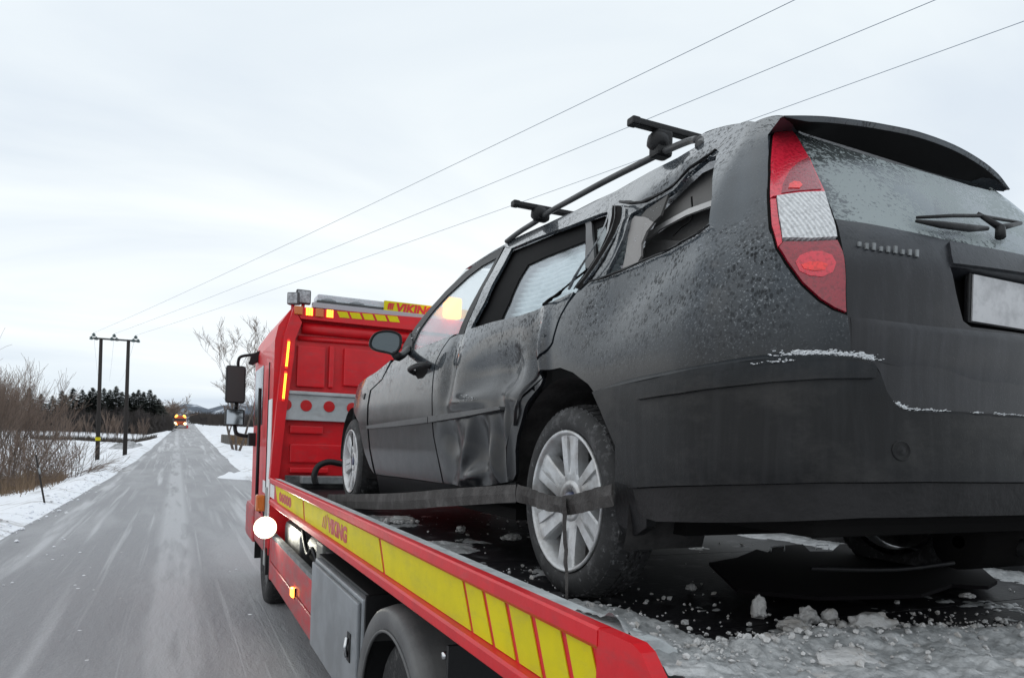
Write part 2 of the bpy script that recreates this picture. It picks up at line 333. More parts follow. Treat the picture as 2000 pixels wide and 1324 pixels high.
add_grime(M_TYRE, (.13, .13, .135), (12, 12, 12), .52, .72, .7)
add_grime(M_RIM, (.22, .20, .18), (9, 9, 9), .5, .75, .6)
add_grime(M_BUMP, (.040, .038, .037), (1.6, 1.6, 2.6), .50, .74, .85)
add_grime(M_PAINT_R, (.045, .043, .043), (1.6, 1.6, 3), .52, .78, .6)
add_grime(M_PAINT, (.04, .038, .037), (2.2, 2.2, 2.2), .60, .85, .4)
add_grime(M_SILV, (.2, .19, .185), (4, 4, 8), .5, .75, .6)

# ------------------------------------------------------------------ mesh helpers
def tag(o, label=None, cat=None, group=None, kind=None):
    if label: o['label'] = label
    if cat: o['category'] = cat
    if group: o['group'] = group
    if kind: o['kind'] = kind
    return o
WLOC = {}
def thing(name, label, cat, loc=(0, 0, 0), group=None):
    o = bpy.data.objects.new(name, None); COL.objects.link(o); o.location = loc; o.empty_display_size = .2
    WLOC[o.name] = Vector(loc); return tag(o, label, cat, group)
def link(o, parent=None):
    COL.objects.link(o)
    if parent is not None:
        o.parent = parent
        o.matrix_parent_inverse = Matrix.Translation(-WLOC.get(parent.name, Vector()))
    WLOC[o.name] = Vector()
    return o
class MB:
    def __init__(s): s.v = []; s.f = []; s.sm = []
    def add(s, vs, fs, smooth=False):
        b = len(s.v); s.v += [tuple(x) for x in vs]; s.f += [tuple(i+b for i in f) for f in fs]; s.sm += [smooth]*len(fs); return s
    def box(s, a, b, bev=0):
        x0, y0, z0 = [min(p, q) for p, q in zip(a, b)]; x1, y1, z1 = [max(p, q) for p, q in zip(a, b)]
        if bev > 0:
            bm = bmesh.new(); bmesh.ops.create_cube(bm, size=1)
            for v in bm.verts: v.co = Vector(((x0+x1)/2+v.co.x*(x1-x0), (y0+y1)/2+v.co.y*(y1-y0), (z0+z1)/2+v.co.z*(z1-z0)))
            bmesh.ops.bevel(bm, geom=bm.edges[:], offset=bev, segments=2, affect='EDGES', profile=.6)
            bm.verts.ensure_lookup_table()
            vs = [v.co.copy() for v in bm.verts]; fs = [[v.index for v in f.verts] for f in bm.faces]; bm.free()
            return s.add(vs, fs, False)
        vs = [(x0, y0, z0), (x1, y0, z0), (x1, y1, z0), (x0, y1, z0), (x0, y0, z1), (x1, y0, z1), (x1, y1, z1), (x0, y1, z1)]
        return s.add(vs, [(0, 3, 2, 1), (4, 5, 6, 7), (0, 1, 5, 4), (1, 2, 6, 5), (2, 3, 7, 6), (3, 0, 4, 7)])
    def tube(s, pts, r, n=8, caps=True, flat=None):
        pts = [Vector(p) for p in pts]; rs = r if isinstance(r, (list, tuple)) else [r]*len(pts)
        vs = []; fs = []; prev = None
        for i, p in enumerate(pts):
            d = (pts[min(i+1, len(pts)-1)]-pts[max(i-1, 0)]); d = d.normalized() if d.length > 1e-9 else Vector((0, 0, 1))
            if prev is None:
                a = d.cross(Vector((0, 0, 1)));
                if a.length < .1: a = d.cross(Vector((1, 0, 0)))
            else: a = prev - d*prev.dot(d)
            a.normalize(); prev = a; b = d.cross(a)
            for k in range(n):
                t = 2*pi*k/n; ka, kb = (flat if flat else (1, 1))
                vs.append(p + a*(cos(t)*rs[i]*ka) + b*(sin(t)*rs[i]*kb))
        for i in range(len(pts)-1):
            for k in range(n): fs.append((i*n+k, i*n+(k+1) % n, (i+1)*n+(k+1) % n, (i+1)*n+k))
        if caps: fs += [tuple(range(n-1, -1, -1)), tuple((len(pts)-1)*n+k for k in range(n))]
        return s.add(vs, fs, n > 5)
    def prism(s, pts, off):
        """closed 3D polygon extruded by vector off"""
        n = len(pts); pts = [Vector(p) for p in pts]; off = Vector(off)
        vs = pts+[p+off for p in pts]
        return s.add(vs, [tuple(range(n)), tuple(range(2*n-1, n-1, -1))]+[(i, n+i, n+(i+1) % n, (i+1) % n) for i in range(n)])
    def lathe(s, prof, org, ax='X', n=48, smooth=True, closed=False):
        """prof: list of (axial, radius)"""
        vs = []; fs = []; m = len(prof); org = Vector(org)
        for k in range(n):
            t = 2*pi*k/n
            for (a, r) in prof:
                if ax == 'X': vs.append(org+Vector((a, cos(t)*r, sin(t)*r)))
                elif ax == 'Y': vs.append(org+Vector((cos(t)*r, a, sin(t)*r)))
                else: vs.append(org+Vector((cos(t)*r, sin(t)*r, a)))
        mm_ = m if closed else m-1
        for k in range(n):
            for i in range(mm_): j = (i+1) % m; fs.append((k*m+i, k*m+j, ((k+1) % n)*m+j, ((k+1) % n)*m+i))
        return s.add(vs, fs, smooth)
    def strip(s, A, B, smooth=True):
        n = len(A); return s.add(list(A)+list(B), [(i, i+1, n+i+1, n+i) for i in range(n-1)], smooth)
    def grid(s, rows, smooth=True):
        m = len(rows[0]); vs = [p for r in rows for p in r]
        return s.add(vs, [(i*m+j, i*m+j+1, (i+1)*m+j+1, (i+1)*m+j) for i in range(len(rows)-1) for j in range(m-1)], smooth)
    def build(s, name, m, parent=None, **k):
        me = bpy.data.meshes.new(name); me.from_pydata(s.v, [], s.f); me.materials.append(m)
        me.polygons.foreach_set('use_smooth', s.sm); me.update()
        bm = bmesh.new(); bm.from_mesh(me); bmesh.ops.recalc_face_normals(bm, faces=bm.faces[:]) if k.pop('recalc', True) else None; bm.to_mesh(me); bm.free()
        o = bpy.data.objects.new(name, me); link(o, parent); return tag(o, **k)
def text_obj(txt, name, m, size, org, xdir, ydir, parent, shear=0., bold=.0, depth=.002, sx=1., **k):
    cu = bpy.data.curves.new(name, 'FONT'); cu.body = txt; cu.size = size; cu.shear = shear; cu.offset = bold; cu.extrude = depth
    tmp = bpy.data.objects.new(name, cu); COL.objects.link(tmp)
    dg = bpy.context.evaluated_depsgraph_get(); me = bpy.data.meshes.new_from_object(tmp.evaluated_get(dg)); bpy.data.objects.remove(tmp)
    x = Vector(xdir); y = Vector(ydir); z = x.cross(y)
    for v in me.vertices: c = v.co.copy(); v.co = Vector(org)+x*c.x*sx+y*c.y+z*c.z
    me.materials.clear(); me.materials.append(m)
    me.name = name; o = bpy.data.objects.new(name, me); return tag(link(o, parent), **k)
def catmull(pts, n=6, closed=False):
    P = [Vector(p) for p in pts]; out = []; L = len(P)
    rng = range(L if closed else L-1)
    for i in rng:
        p0 = P[(i-1) % L] if closed or i > 0 else P[0]*2-P[1]
        p1 = P[i]; p2 = P[(i+1) % L]; p3 = P[(i+2) % L] if closed or i < L-2 else P[-1]*2-P[-2]
        for k in range(n):
            t = k/n; out.append(.5*((2*p1)+(p2-p0)*t+(2*p0-5*p1+4*p2-p3)*t*t+(-p0+3*p1-3*p2+p3)*t**3))
    if not closed: out.append(P[-1].copy())
    return out
def lerp_tab(tab, x):
    if x <= tab[0][0]: return tab[0][1]
    for (a, b), (c, d) in zip(tab, tab[1:]):
        if x <= c:
            t = (x-a)/(c-a); return b+(d-b)*t
    return tab[-1][1]
def smooth_tab(tab, step=.01):
    xs = []; a, b = tab[0][0], tab[-1][0]; n = int((b-a)/step)+1
    raw = [lerp_tab(tab, a+i*step) for i in range(n)]
    for _ in range(6): raw = [raw[0]]+[(raw[i-1]+2*raw[i]+raw[i+1])/4 for i in range(1, n-1)]+[raw[-1]]
    def f(x):
        t = (x-a)/step
        if t <= 0: return raw[0]
        if t >= n-1: return raw[-1]+ (raw[-1]-raw[-2])*(t-n+1)
        i = int(t); return raw[i]+(raw[i+1]-raw[i])*(t-i)
    return f
def blob(mb, c, r, sub=1, amp=.35, sc=(1, 1, 1), seed=0):
    bm = bmesh.new(); bmesh.ops.create_icosphere(bm, subdivisions=sub, radius=1)
    vs = []
    for v in bm.verts:
        k = 1+amp*noise.noise(v.co*1.7+Vector((seed*3.1, seed*1.7, seed)))*1.6+amp*.6*noise.noise(v.co*4+Vector((seed, 9, 0)))+(amp*.35*noise.noise(v.co*10+Vector((seed, 2, 0))) if sub > 2 else 0)
        vs.append(Vector(c)+Vector((v.co.x*sc[0], v.co.y*sc[1], v.co.z*sc[2]))*r*k)
    mb.add(vs, [[q.index for q in f.verts] for f in bm.faces], sub > 1); bm.free()
#==================================================================== SETTING
ROADZ = [(-60, 0), (20, 0), (35, .1), (53, .37), (93, 1.25), (172, 3.05), (400, 8.4), (700, 15.5), (900, 18)]
ROADX = [(-60, -.15), (11, -.12), (35, .3), (52, .5), (93, .98), (172, 1.9), (400, 5.0), (700, 9), (900, 12)]
rz = smooth_tab(ROADZ, 2.0); rx = smooth_tab(ROADX, 2.0)
HALF = 2.62
def ground_z(x, y):
    zr = rz(y); c = rx(y); d = x-c
    a = abs(d)-HALF
    n = noise.noise(Vector((x*.12, y*.12, 0)))*.22+noise.noise(Vector((x*.5, y*.5, 3)))*.07
    if a < -.3: return zr-.06
    k = min(1, max(0, (a+.3)/.5))
    if d < 0:
        bank = .10*exp(-((a-.5)/.5)**2)
        low = -.75*min(1, max(0, (a-.6)/3.2))-.2*min(1, max(0, (a-4)/20))
        far = -.2*min(1, max(0, a-20)/60)
    else:
        bank = .16*exp(-((a-.7)/.5)**2)
        low = -.35*min(1, max(0, (a-1.2)/4)); far = 0
    fade = min(1, max(.0, y/30)) if y > 0 else .2
    return zr-.06+k*(bank+.06+low+far+n*min(1, a+.3)*(.6+.4*fade))
def build_ground():
    xs = []
    x = 0
    steps = [i*.22 for i in range(0, 46)]+[10.2+i*1.2 for i in range(0, 30)]+[50, 60, 75, 95, 120, 160, 220, 300, 450, 700, 1100, 1800, 3000]
    xs = sorted([-s for s in steps[1:]]+steps)
    ys = [-60, -40, -25, -15, -8]+[-4+i*.45 for i in range(0, 120)]+[51+i*1.8 for i in range(0, 60)]+[165, 175, 190, 210, 235, 265, 300, 350, 400, 470, 550, 650, 800, 1000, 1400, 2000, 3200]
    MB().grid([[(x, y, ground_z(x, y)) for x in xs] for y in ys]).build('ground', MATS['snow'], kind='structure', recalc=False)
    rows = []
    yy = [-60, -40, -20]+[-10+i*1.0 for i in range(0, 100)]+[95+i*6 for i in range(0, 60)]+[480, 550, 620, 700, 800, 900]
    for y in yy:
        c = rx(y); z = rz(y)
        jl = noise.noise(Vector((0, y*.8, 1)))*.13; jr = noise.noise(Vector((7, y*.8, 1)))*.13
        rows.append([(c-HALF-jl, y, z-.02), (c-1.3, y, z+.035), (c, y, z+.05), (c+1.3, y, z+.035), (c+HALF+jr, y, z-.02)])
    MB().grid(rows).build('road', MATS['icy_road'], kind='structure', recalc=False)
build_ground()
# hills
def hills():
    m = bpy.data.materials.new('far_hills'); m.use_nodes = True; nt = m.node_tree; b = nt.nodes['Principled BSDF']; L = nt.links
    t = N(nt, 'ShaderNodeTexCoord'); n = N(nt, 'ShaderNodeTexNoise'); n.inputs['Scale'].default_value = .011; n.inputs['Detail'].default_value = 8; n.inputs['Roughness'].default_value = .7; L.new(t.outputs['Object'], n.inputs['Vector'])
    r = N(nt, 'ShaderNodeValToRGB'); el = r.color_ramp.elements; el[0].position = .52; el[0].color = (.085, .105, .135, 1); el[1].position = .60; el[1].color = (.5, .54, .6, 1)  # bluish tones put the distance haze into the colour
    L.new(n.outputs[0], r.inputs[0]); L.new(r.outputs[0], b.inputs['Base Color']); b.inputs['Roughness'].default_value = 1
    prof = [(-400, 20), (150, 24), (300, 30), (340, 46), (355, 54), (372, 55), (390, 48), (405, 44), (420, 49), (440, 55), (470, 58), (500, 52), (560, 50), (700, 60), (900, 46), (1200, 52), (1700, 40), (2200, 45), (2600, 30)]
    D = 2600
    rows = []
    for k in range(7):
        row = []
        for i in range(130):
            u = -400+i*23.
            h = lerp_tab(prof, u)+noise.noise(Vector((u*.03, 0, 0)))*3+noise.noise(Vector((u*.11, 4, 0)))*1.2
            base = HORIZON_Y-ROLL*-0; hy = 871+(u-1000)*ROLL
            hz = (h+9)*D/F_PX
            p = atD(u, hy, D*(.82+.03*k)); f_ = sin(min(1, k/6)*pi/2)
            p.z = 1.8-20+(hz+20)*f_+noise.noise(Vector((u*.05, k*1.0, 2)))*8*(k < 6)*(k > 0)
            row.append(p)
        rows.append(row)
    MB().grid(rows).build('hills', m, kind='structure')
hills()

#==================================================================== CAR SHELL
FZ = 1.318      # loading deck level
XC = 2.045
Xs = smooth_tab([(.05, 1.30), (.16, 1.23), (.28, 1.165), (.45, 1.140), (.60, 1.132), (.72, 1.136), (.86, 1.155), (.96, 1.185), (1.05, 1.225), (1.15, 1.28), (1.25, 1.345), (1.35, 1.42), (1.6, 1.62)])
Yr = smooth_tab([(.05, 1.16), (.2, 1.09), (.45, 1.06), (.60, 1.08), (.80, 1.09), (.95, 1.11), (1.03, 1.15), (1.2, 1.30), (1.37, 1.45), (1.6, 1.65)])
Bc = smooth_tab([(.05, .42), (.8, .42), (1.03, .36), (1.2, .25), (1.37, .14), (1.6, .1)])
_ct = []
def _mkcorner():
    n = 400; ex = 2/2.45; pts = []
    for i in range(n+1):
        f = pi/2*i/n; pts.append((.9*(1-max(0, cos(f))**ex), .42*(1-sin(f)**ex)))
    L = [0]
    for a, b in zip(pts, pts[1:]): L.append(L[-1]+sqrt((a[0]-b[0])**2+(a[1]-b[1])**2))
    for l, p in zip(L, pts): _ct.append((l, p[0]/.9, p[1]/.42))
_mkcorner(); CL = _ct[-1][0]
def corner(s):
    lo, hi = 0, len(_ct)-1
    while hi-lo > 1:
        m_ = (lo+hi)//2
        if _ct[m_][0] > s: hi = m_
        else: lo = m_
    a, b = _ct[lo], _ct[hi]; t = (s-a[0])/max(1e-9, b[0]-a[0]); return a[1]+(b[1]-a[1])*t, a[2]+(b[2]-a[2])*t
def nose(Y):
    if Y < 4.75: return 0
    t = min(.999, (Y-4.75)/1.27); return .9*(1-(1-t**2.6)**(1/2.6))
def S0(s, z):
    mir = False
    if s > CL: s = 2*CL-s; mir = True
    if s <= 0:
        Y = Yr(z)+Bc(z)-s; X = Xs(z)+nose(Y)
    else:
        cx, cy = corner(s); X = Xs(z)+(XC-Xs(z))*cx; Y = Yr(z)+Bc(z)*cy
    if mir: X = 2*XC-X
    return Vector((X, Y, FZ+z))
# param grid for picking
def _mkbvh():
    ss = [-5.1+i*.04 for i in range(128)]; ss += [.02+i*.03 for i in range(int(2*CL/.03)+1)]
    zs = [.05+i*.025 for i in range(63)]
    vs = [S0(s, z) for s in ss for z in zs]; par = [(s, z) for s in ss for z in zs]
    m = len(zs); fs = []
    for i in range(len(ss)-1):
        for j in range(m-1):
            a = i*m+j; fs += [(a, a+m, a+m+1), (a, a+m+1, a+1)]
    return BVHTree.FromPolygons(vs, fs), vs, fs, par
_bvh, _bv, _bf, _bp = _mkbvh()
from mathutils.interpolate import poly_3d_calc
def pk(u, v, snap=True):
    d = ray(u, v).normalized(); h = _bvh.ray_cast(CAM, d)
    if h[0] is None:
        # nearest point to the ray beyond silhouette
        best = None
        for t in [x*.05 for x in range(20, 130)]:
            q = _bvh.find_nearest(CAM+d*t)
            if best is None or q[3] < best[3]: best = q
        h = (best[0], best[1], best[2])
    f = _bf[h[2]]; w = poly_3d_calc([_bv[i] for i in f], h[0])
    return Vector((sum(w[k]*_bp[f[k]][0] for k in range(3)), sum(w[k]*_bp[f[k]][1] for k in range(3))))
# dents: (u, v, radius along s, radius along z, angle, depth inwards +)
DENT = []
def dent(u, v, rs, rzz, ang, depth):
    p = pk(u, v); DENT.append((p.x, p.y, rs, rzz, cos(ang), sin(ang), depth))
dent(872, 738, .07, .16, 0, .026)
dent(935, 725, .24, .11, .1, .048)
dent(985, 720, .16, .12, .2, .05)
dent(1000, 775, .14, .035, -.2, -.022)
dent(905, 783, .20, .03, 0, -.022)
dent(1035, 700, .07, .14, .5, .05)
dent(1058, 690, .03, .16, .45, -.035)
dent(880, 860, .10, .12, 0, .035)
dent(935, 870, .11, .13, .3, .045)
dent(925, 928, .12, .03, .2, -.03)
dent(908, 890, .035, .14, -.45, -.022)
dent(968, 905, .035, .13, .6, -.028)
dent(975, 860, .06, .12, .2, .03)
dent(993, 860, .025, .22, 0, -.02)
# quarter panel
dent(1230, 560, .25, .08, .1, .018)
dent(1190, 610, .16, .10, 0, .02)
dent(1310, 590, .26, .05, .1, .012)
dent(1430, 420, .07, .22, .2, .018)
dent(1405, 500, .10, .06, 0, -.008)
dent(1300, 365, .14, .04, .2, .025)
dent(1340, 322, .05, .05, 0, -.012)
CR0 = pk(848, 800).x; CR1 = pk(1005, 860).x+.05
def disp(s, z):
    if s > 0.25: return 0
    d = 0
    for (a, b, rs, r2, c, sn, dp) in DENT:
        x = s-a; y = z-b
        if abs(x) > 3*max(rs, r2) or abs(y) > 3*max(rs, r2): continue
        p = (x*c+y*sn)/rs; q = (-x*sn+y*c)/r2; e_ = p*p+q*q
        if e_ < 9: d -= dp*exp(-e_)
    # crumple noise on the struck side
    if CR0 < s < CR1 and z < .95:
        w = min(1, (s-CR0)/.08, (CR1-s)/.1, (.95-z)/.1); lowr = min(1, max(.10, (.68-z)/.12))
        nn = noise.noise(Vector((s*5, z*6, 2))); d += (abs(nn)-.15)*.014*w*lowr
    d += noise.noise(Vector((s*3, z*3, 7)))*.003
    return d
def S(s, z, off=0, dents=True):
    p = S0(s, z); a = S0(s+.004, z)-p; b = S0(s, z+.004)-p
    n = a.cross(b); n.normalize()
    if s > CL*1.0: pass
    D = disp(s, z) if dents else 0
    return p+n*(off+D)
def pip(x, y, P):
    c = False; j = len(P)-1
    for i in range(len(P)):
        xi, yi = P[i]; xj, yj = P[j]
        if (yi > y) != (yj > y) and x < (xj-xi)*(y-yi)/(yj-yi)+xi: c = not c
        j = i
    return c
def dens(poly, step):
    out = []
    for i in range(len(poly)):
        a = poly[i]; b = poly[(i+1) % len(poly)]; n = max(1, int((b-a).length/step))
        for k in range(n): out.append(a.lerp(b, k/n))
    return out
def full(poly):
    """poly of (s,z) from the left up to the centre line -> whole width"""
    L = [p for p in poly if p.x < CL*.97]
    return L
CARPTS = {}
def panel(name, m, parent, poly, holes=(), step=.02, off=0., lip=.014, mirror=False, dents=True, lipmat=None, also_mirror=False, **k):
    """poly, holes: (s,z) vectors. surface panel with turned-in edge"""
    out = dens([Vector(p) for p in poly], step)
    H = [dens([Vector(p) for p in h], step) for h in holes]
    vs = list(out); ed = [(i, (i+1) % len(out)) for i in range(len(out))]
    for h in H:
        b = len(vs); vs += h; ed += [(b+i, b+(i+1) % len(h)) for i in range(len(h))]
    P = [(p.x, p.y) for p in out]; HP = [[(p.x, p.y) for p in h] for h in H]
    x0 = min(p[0] for p in P); x1 = max(p[0] for p in P); y0 = min(p[1] for p in P); y1 = max(p[1] for p in P)
    bnd = vs[:]; i = 0; y = y0+step*.5
    # bucket boundary points
    bk = {}
    for q in bnd: bk.setdefault((int(q.x//step), int(q.y//step)), []).append(q)
    r = 0
    while y < y1:
        x = x0+step*(.5 if r % 2 else .25)
        while x < x1:
            if pip(x, y, P) and not any(pip(x, y, h) for h in HP):
                ok = True; bx, by = int(x//step), int(y//step)
                for dx in (-1, 0, 1):
                    for dy in (-1, 0, 1):
                        for q in bk.get((bx+dx, by+dy), ()):
                            if (q.x-x)**2+(q.y-y)**2 < (step*.55)**2: ok = False
                if ok: vs.append(Vector((x, y)))
            x += step
        y += step*.87; r += 1
    V, E_, Fc, *_ = delaunay_2d_cdt(vs, ed, [], 0, 1e-5)
    faces = []
    for f in Fc:
        cx = sum(V[i].x for i in f)/len(f); cy = sum(V[i].y for i in f)/len(f)
        if pip(cx, cy, P) and not any(pip(cx, cy, h) for h in HP): faces.append(tuple(f))
    cnt = {}
    for f in faces:
        for a, b in zip(f, f[1:]+f[:1]): cnt[(a, b)] = cnt.get((a, b), 0)+1
    be = [(a, b) for (a, b) in cnt if (b, a) not in cnt]
    used = sorted({i for f in faces for i in f}); mp_ = {o: n for n, o in enumerate(used)}
    pts = [S(V[i].x, V[i].y, off, dents) for i in used]
    faces = [tuple(mp_[i] for i in f) for f in faces]
    mb = MB()
    mb.add(pts, faces, True)
    if lip > 0:
        lv = []; lf = []; ids = {}
        for a, b in be:
            for q in (a, b):
                if q not in ids:
                    ids[q] = len(lv); lv += [pts[mp_[q]], S(V[q].x, V[q].y, off-lip, dents)]
            lf.append((ids[a], ids[a]+1, ids[b]+1, ids[b]))
        mb.add(lv, lf, False)
    o = mb.build(name, m, parent, recalc=False, **k)
    if also_mirror:
        mb2 = MB(); mb2.v = [(2*XC-v[0], v[1], v[2]) for v in mb.v]; mb2.f = [tuple(reversed(f)) for f in mb.f]; mb2.sm = mb.sm
        mb2.build(name, m, parent, recalc=False, **k)
    return o
def PX(*pts): return [pk(u, v) for u, v in pts]
def widen(half, top_first=True):
    """half outline from the centre top, round the left, to the centre bottom -> symmetric closed polygon"""
    half = [p for p in half if p.x < CL-.03]
    a = half[0]; b = half[-1]
    left = [Vector((CL, a.y))]+half+[Vector((CL, b.y))]
    right = [Vector((2*CL-p.x, p.y)) for p in reversed(half)]
    return left+right

car = thing('estate_car', 'dark grey crashed estate car with crumpled side strapped on the tow truck bed', 'car', (XC, 2.1, FZ))
seam_r = [(1123, 570), (1106, 592), (1093, 615), (1087, 630), (1077, 668), (1052, 714), (1033, 741), (1021, 770), (1013, 800), (1000, 828), (995, 872), (996, 920), (1002, 939)]
seam_f = [(891, 653), (878, 661), (862, 684), (851, 706), (844, 750), (843, 801), (846, 850), (853, 888), (864, 943)]
seam_ff = [(763, 710), (745, 742), (724, 762), (719, 792), (719, 835), (723, 878), (733, 925)]
lampL = [(1523, 239), (1508, 269), (1504, 339), (1503, 391), (1506, 443), (1518, 485), (1536, 513), (1567, 554), (1602, 586), (1629, 603), (1650, 612)]
lampR = [(1649, 547), (1643, 495), (1631, 443), (1619, 405), (1602, 363), (1581, 315), (1556, 273), (1536, 245)]
bump_top = [(1168, 764), (1216, 744), (1320, 722), (1440, 700), (1520, 691), (1580, 687), (1640, 689), (1680, 696), (1698, 706), (1710, 728), (1720, 758), (1737, 784), (1760, 797), (1840, 802), (1995, 812)]
roof_edge = [(838, 600), (868, 566), (908, 526), (950, 496), (981, 475), (1010, 461), (1068, 437), (1126, 411), (1160, 393), (1201, 374), (1269, 336), (1323, 309), (1361, 286), (1370, 263), (1405, 249), (1445, 241), (1475, 238), (1508, 227), (1532, 226)]
g = 2.0
def sh(pts, dx, dy=0): return [(u+dx, v+dy) for u, v in pts]
# ---- body side frame: roof rail, pillars, quarter
quarter_hole = [(1398, 303), (1394, 330), (1391, 363), (1388, 400), (1383, 434), (1368, 450), (1350, 461), (1320, 478), (1296, 491), (1250, 507), (1215, 521), (1180, 537), (1200, 500), (1215, 468), (1224, 440), (1230, 415), (1250, 401), (1282, 377), (1305, 362), (1323, 347), (1350, 328), (1378, 308)]
side = roof_edge[4:]+[(1519, 238), (1504, 269), (1500, 339), (1499, 391), (1502, 443), (1514, 487), (1532, 516), (1563, 557), (1598, 589), (1626, 606), (1655, 616), (1660, 650), (1662, 700), (1640, 697), (1580, 695), (1520, 699), (1440, 708), (1320, 730), (1216, 752), (1170, 779), (1149, 750), (1119, 727), (1094, 718), (1064, 724), (1045, 741), (1035, 765),
        (1037, 745)]+sh(seam_r[::-1][8:], 3)+[(1140, 548), (1153, 520), (1175, 485), (1184, 455), (1188, 430), (1186, 414), (1172, 418), (1100, 446), (1040, 467), (998, 485), (988, 482)]
# remove ordering glitches of the seam slice
side = roof_edge[4:]+[(1519, 238), (1504, 269), (1500, 339), (1499, 391), (1502, 443), (1514, 487), (1532, 516), (1563, 557), (1598, 589), (1626, 606), (1655, 616), (1660, 650), (1662, 700), (1640, 697), (1580, 695), (1520, 699), (1440, 708), (1320, 730), (1216, 752), (1170, 779), (1149, 750), (1119, 727), (1094, 718), (1064, 724), (1045, 741), (1035, 765),
        (1031, 752), (1037, 741), (1056, 714), (1080, 670), (1090, 632), (1096, 616), (1110, 592), (1127, 570), (1140, 548), (1153, 520), (1175, 485), (1184, 455), (1188, 430), (1186, 414), (1172, 418), (1100, 446), (1040, 467), (998, 485), (988, 482)]
panel('body_side', M_PAINT, car, PX(*side), [PX(*quarter_hole)], step=.016)
# ---- doors
panel('rear_door', M_PAINT, car, PX(*([(905, 652), (918, 642), (960, 629), (1017, 615), (1061, 598), (1107, 576), (1120, 570)]+seam_r[1:]+[(960, 947), (921, 952), (867, 943)]+sh(seam_f[::-1][1:], 2))), step=.014)
panel('front_door', M_PAINT, car, PX(*([(802, 686), (830, 676), (860, 664), (888, 653)]+seam_f[1:]+[(800, 934), (735, 926)]+sh(seam_ff[::-1][1:], 1)+[(780, 694)])), step=.018)
front_glass = [(803, 684), (806, 668), (818, 642), (848, 602), (872, 576), (910, 541), (940, 518), (968, 502), (950, 535), (930, 572), (908, 615), (893, 650), (860, 662), (830, 674)]
panel('front_door_frame', M_TRIM, car, PX(*([(786, 688), (790, 668), (812, 634), (838, 601), (868, 568), (908, 529), (950, 499), (983, 480), (962, 522), (928, 592), (902, 651), (888, 652), (860, 665), (830, 677), (802, 688)])), [PX(*front_glass)], step=.018, off=-.006)
panel('front_door_glass', M_GLASS, car, PX(*front_glass), step=.03, off=-.014, lip=0, label='misted front door window with snow at its foot')
panel('rear_door_frame', M_PAINT, car, PX((986, 483), (998, 485), (980, 520), (946, 588), (918, 642), (905, 652), (930, 594), (964, 524)), step=.016, off=-.002)
rear_open = [(908, 646), (950, 556), (990, 484), (1080, 446), (1172, 411), (1182, 416), (1184, 450), (1174, 483), (1150, 520), (1136, 546), (1118, 568), (1107, 574), (1061, 596), (1017, 613), (960, 627)]
curtain = [(964, 627), (984, 583), (1003, 539), (1022, 508), (1060, 490), (1100, 473), (1133, 460), (1136, 490), (1138, 520), (1112, 563), (1061, 596), (1017, 613)]
fixl = [(1156, 436), (1172, 428), (1176, 450), (1170, 474), (1158, 497)]
panel('rear_window_surround', mat('window_black', (.004, .004, .0045), .8, spec=.08), car, PX(*rear_open), [PX(*curtain), PX(*fixl)], step=.02, off=-.030, dents=True)
panel('window_bar', M_GREYP, car, PX((1139, 432), (1150, 428), (1154, 470), (1156, 505), (1148, 518), (1138, 520), (1140, 470)), step=.02, off=-.012)
panel('quarter_light_glass', M_GLASSR, car, PX(*fixl), step=.03, off=-.033, lip=0)
# curtain airbag behind the rear door window: folds as real relief
def airbag():
    a = [pk(*p) for p in [(955, 632), (1000, 500), (1150, 425), (1150, 560)]]
    s0 = min(p.x for p in a)-.05; s1 = max(p.x for p in a)+.02; z0 = min(p.y for p in a)-.04; z1 = max(p.y for p in a)+.05
    rows = []
    for i in range(130):
        z = z0+(z1-z0)*i/129; row = []
        for j in range(90):
            s = s0+(s1-s0)*j/89
            w = sin((z*1.0+.10*s+.02*noise.noise(Vector((s*3, z*5, 0))))*215+2.0*noise.noise(Vector((s*2.5, z*4, 5))))*.010
            w += noise.noise(Vector((s*9, z*12, 1)))*.006
            row.append(S(s, z, -.075+w, False))
        rows.append(row)
    MB().grid(rows).build('curtain_airbag', mat('airbag_cloth', (.58, .65, .68), .6, bump=(50, .3), col2=(.42, .49, .52), vscale=7), car, recalc=False, label='pale rumpled airbag curtain hanging behind the rear door window')
airbag()
panel('rear_door_glass', M_GLASSC, car, PX(*curtain), step=.03, off=-.036, lip=0)
# fender
fender = [(763, 704), (745, 740), (722, 762), (717, 792), (717, 835), (721, 878), (731, 925), (722, 912), (712, 884), (706, 856), (700, 823), (691, 803), (680, 797), (671, 806), (665, 826), (660, 842), (660, 828), (664, 808), (670, 790), (681, 768), (697, 753), (712, 741), (735, 726)]
panel('front_wing', M_PAINT, car, PX(*fender), step=.02)
panel('sill', M_TRIM, car, PX((733, 929), (800, 937), (864, 946), (921, 955), (1003, 942), (1006, 962), (1003, 985), (900, 984), (740, 968)), step=.025, off=-.01, dents=False)
# rub strips
def strip_part(name, m, pts, off, lip, **k): return panel(name, m, car, PX(*pts), step=.012, off=off, lip=lip, dents=False, **k)
strip_part('rub_strip', M_GREYP, [(719, 831), (780, 822), (839, 814), (839, 825), (780, 832), (719, 837)], .012, .02)
strip_part('rub_strip', M_GREYP, [(842, 813), (910, 804), (982, 794), (984, 800), (910, 814), (842, 825)], .016, .03)
